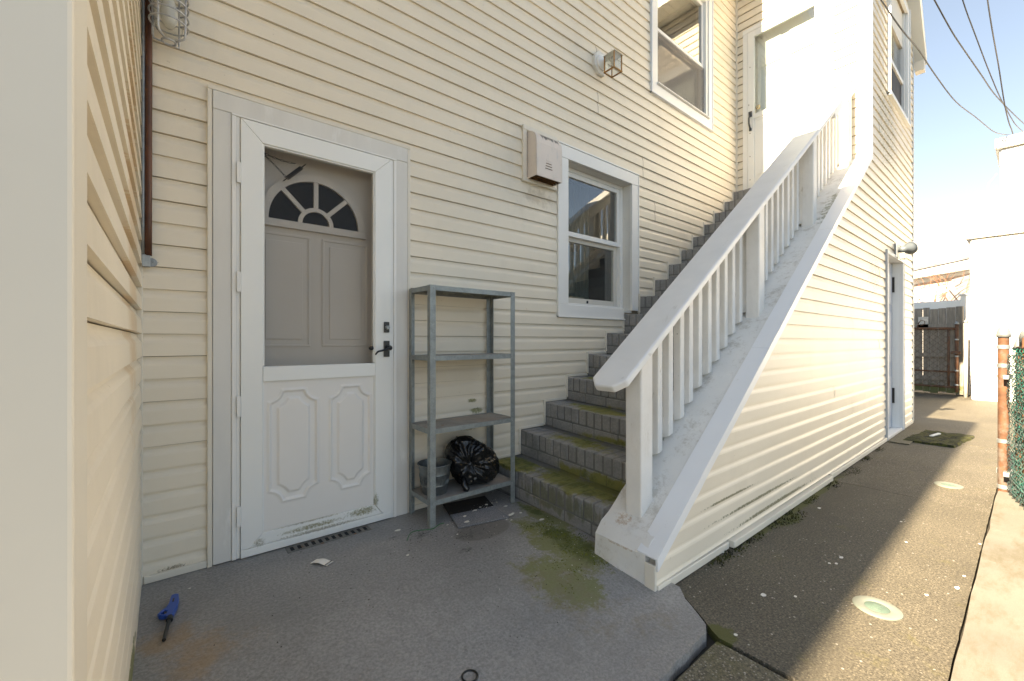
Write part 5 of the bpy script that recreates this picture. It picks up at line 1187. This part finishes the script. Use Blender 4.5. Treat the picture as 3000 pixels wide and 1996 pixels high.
MB().box(16.65, 19, .3, 1.55, -.1, 2.2).build('wall', FARP, shd)
# bare vines over the fence
vn = thing('bare_vine', 'leafless reddish vine branches above the white fence', 'vine')
rr = random.Random(4); vm = MB()
for k in range(26):
    p = Vector((13.9 + rr.uniform(0, .8), rr.uniform(.95, 2.7), 1.9)); dv = Vector((rr.uniform(-.1, .1), rr.uniform(-.9, .6), rr.uniform(.15, .75))).normalized(); pts = [p.copy()]
    for _ in range(7): dv = (dv + Vector((rr.uniform(-.2, .2), rr.uniform(-.35, .35), rr.uniform(-.22, .2)))).normalized(); p = p + dv * rr.uniform(.10, .20); pts.append(p.copy())
    vm.tube(pts, [.011 - .0013 * i for i in range(8)], 5)
    q = pts[4].copy(); dv = Vector((0, rr.uniform(-1, 1), rr.uniform(.3, 1))).normalized(); vm.tube([q, q + dv * .15, q + dv * .32 + Vector((0, .04, 0))], [.006, .005, .003], 5)
vm.build('branches', VINEM, vn, smooth=True)
# overhead cables
def cable(lab, px, d0, d1, r):
    n_ = len(px); pts = []
    P = [at(u_, v_, d0 + (d1 - d0) * (i / (n_ - 1)) ** 1.3) for i, (u_, v_) in enumerate(px)]
    for i in range(n_ - 1):
        p0, p1, p2, p3 = P[max(i - 1, 0)], P[i], P[i + 1], P[min(i + 2, n_ - 1)]
        for k in range(6):
            t = k / 6; pts.append(.5 * ((2 * p1) + (-p0 + p2) * t + (2 * p0 - 5 * p1 + 4 * p2 - p3) * t * t + (-p0 + 3 * p1 - 3 * p2 + p3) * t ** 3))
    pts.append(P[-1]); tag(MB().tube(pts, r, 6).build('overhead_cable', WIREM, None, smooth=True), lab, 'cable', 'overhead cables')
cable('sagging cable crossing the side wall to the stucco building', [(2560, -30), (2640, 85), (2690, 145), (2740, 220), (2800, 298), (2860, 345), (2910, 385), (2940, 394), (2972, 397)], 4.2, 8.6, .007)
cable('leftmost loose cable in the open sky', [(2715, -40), (2740, 5), (2790, 95), (2830, 155), (2875, 220), (2905, 265), (2935, 300), (2975, 340), (3010, 372)], 6.0, 8.8, .009)
cable('middle cable in the open sky', [(2808, -40), (2830, 30), (2858, 105), (2890, 190), (2925, 275), (2948, 320), (2975, 365), (3005, 393)], 6.4, 8.8, .008)
cable('rightmost dark cable in the open sky', [(2888, -40), (2896, 20), (2908, 95), (2925, 190), (2935, 255), (2945, 315), (2956, 360), (2968, 397), (2975, 470)], 6.8, 8.55, .009)
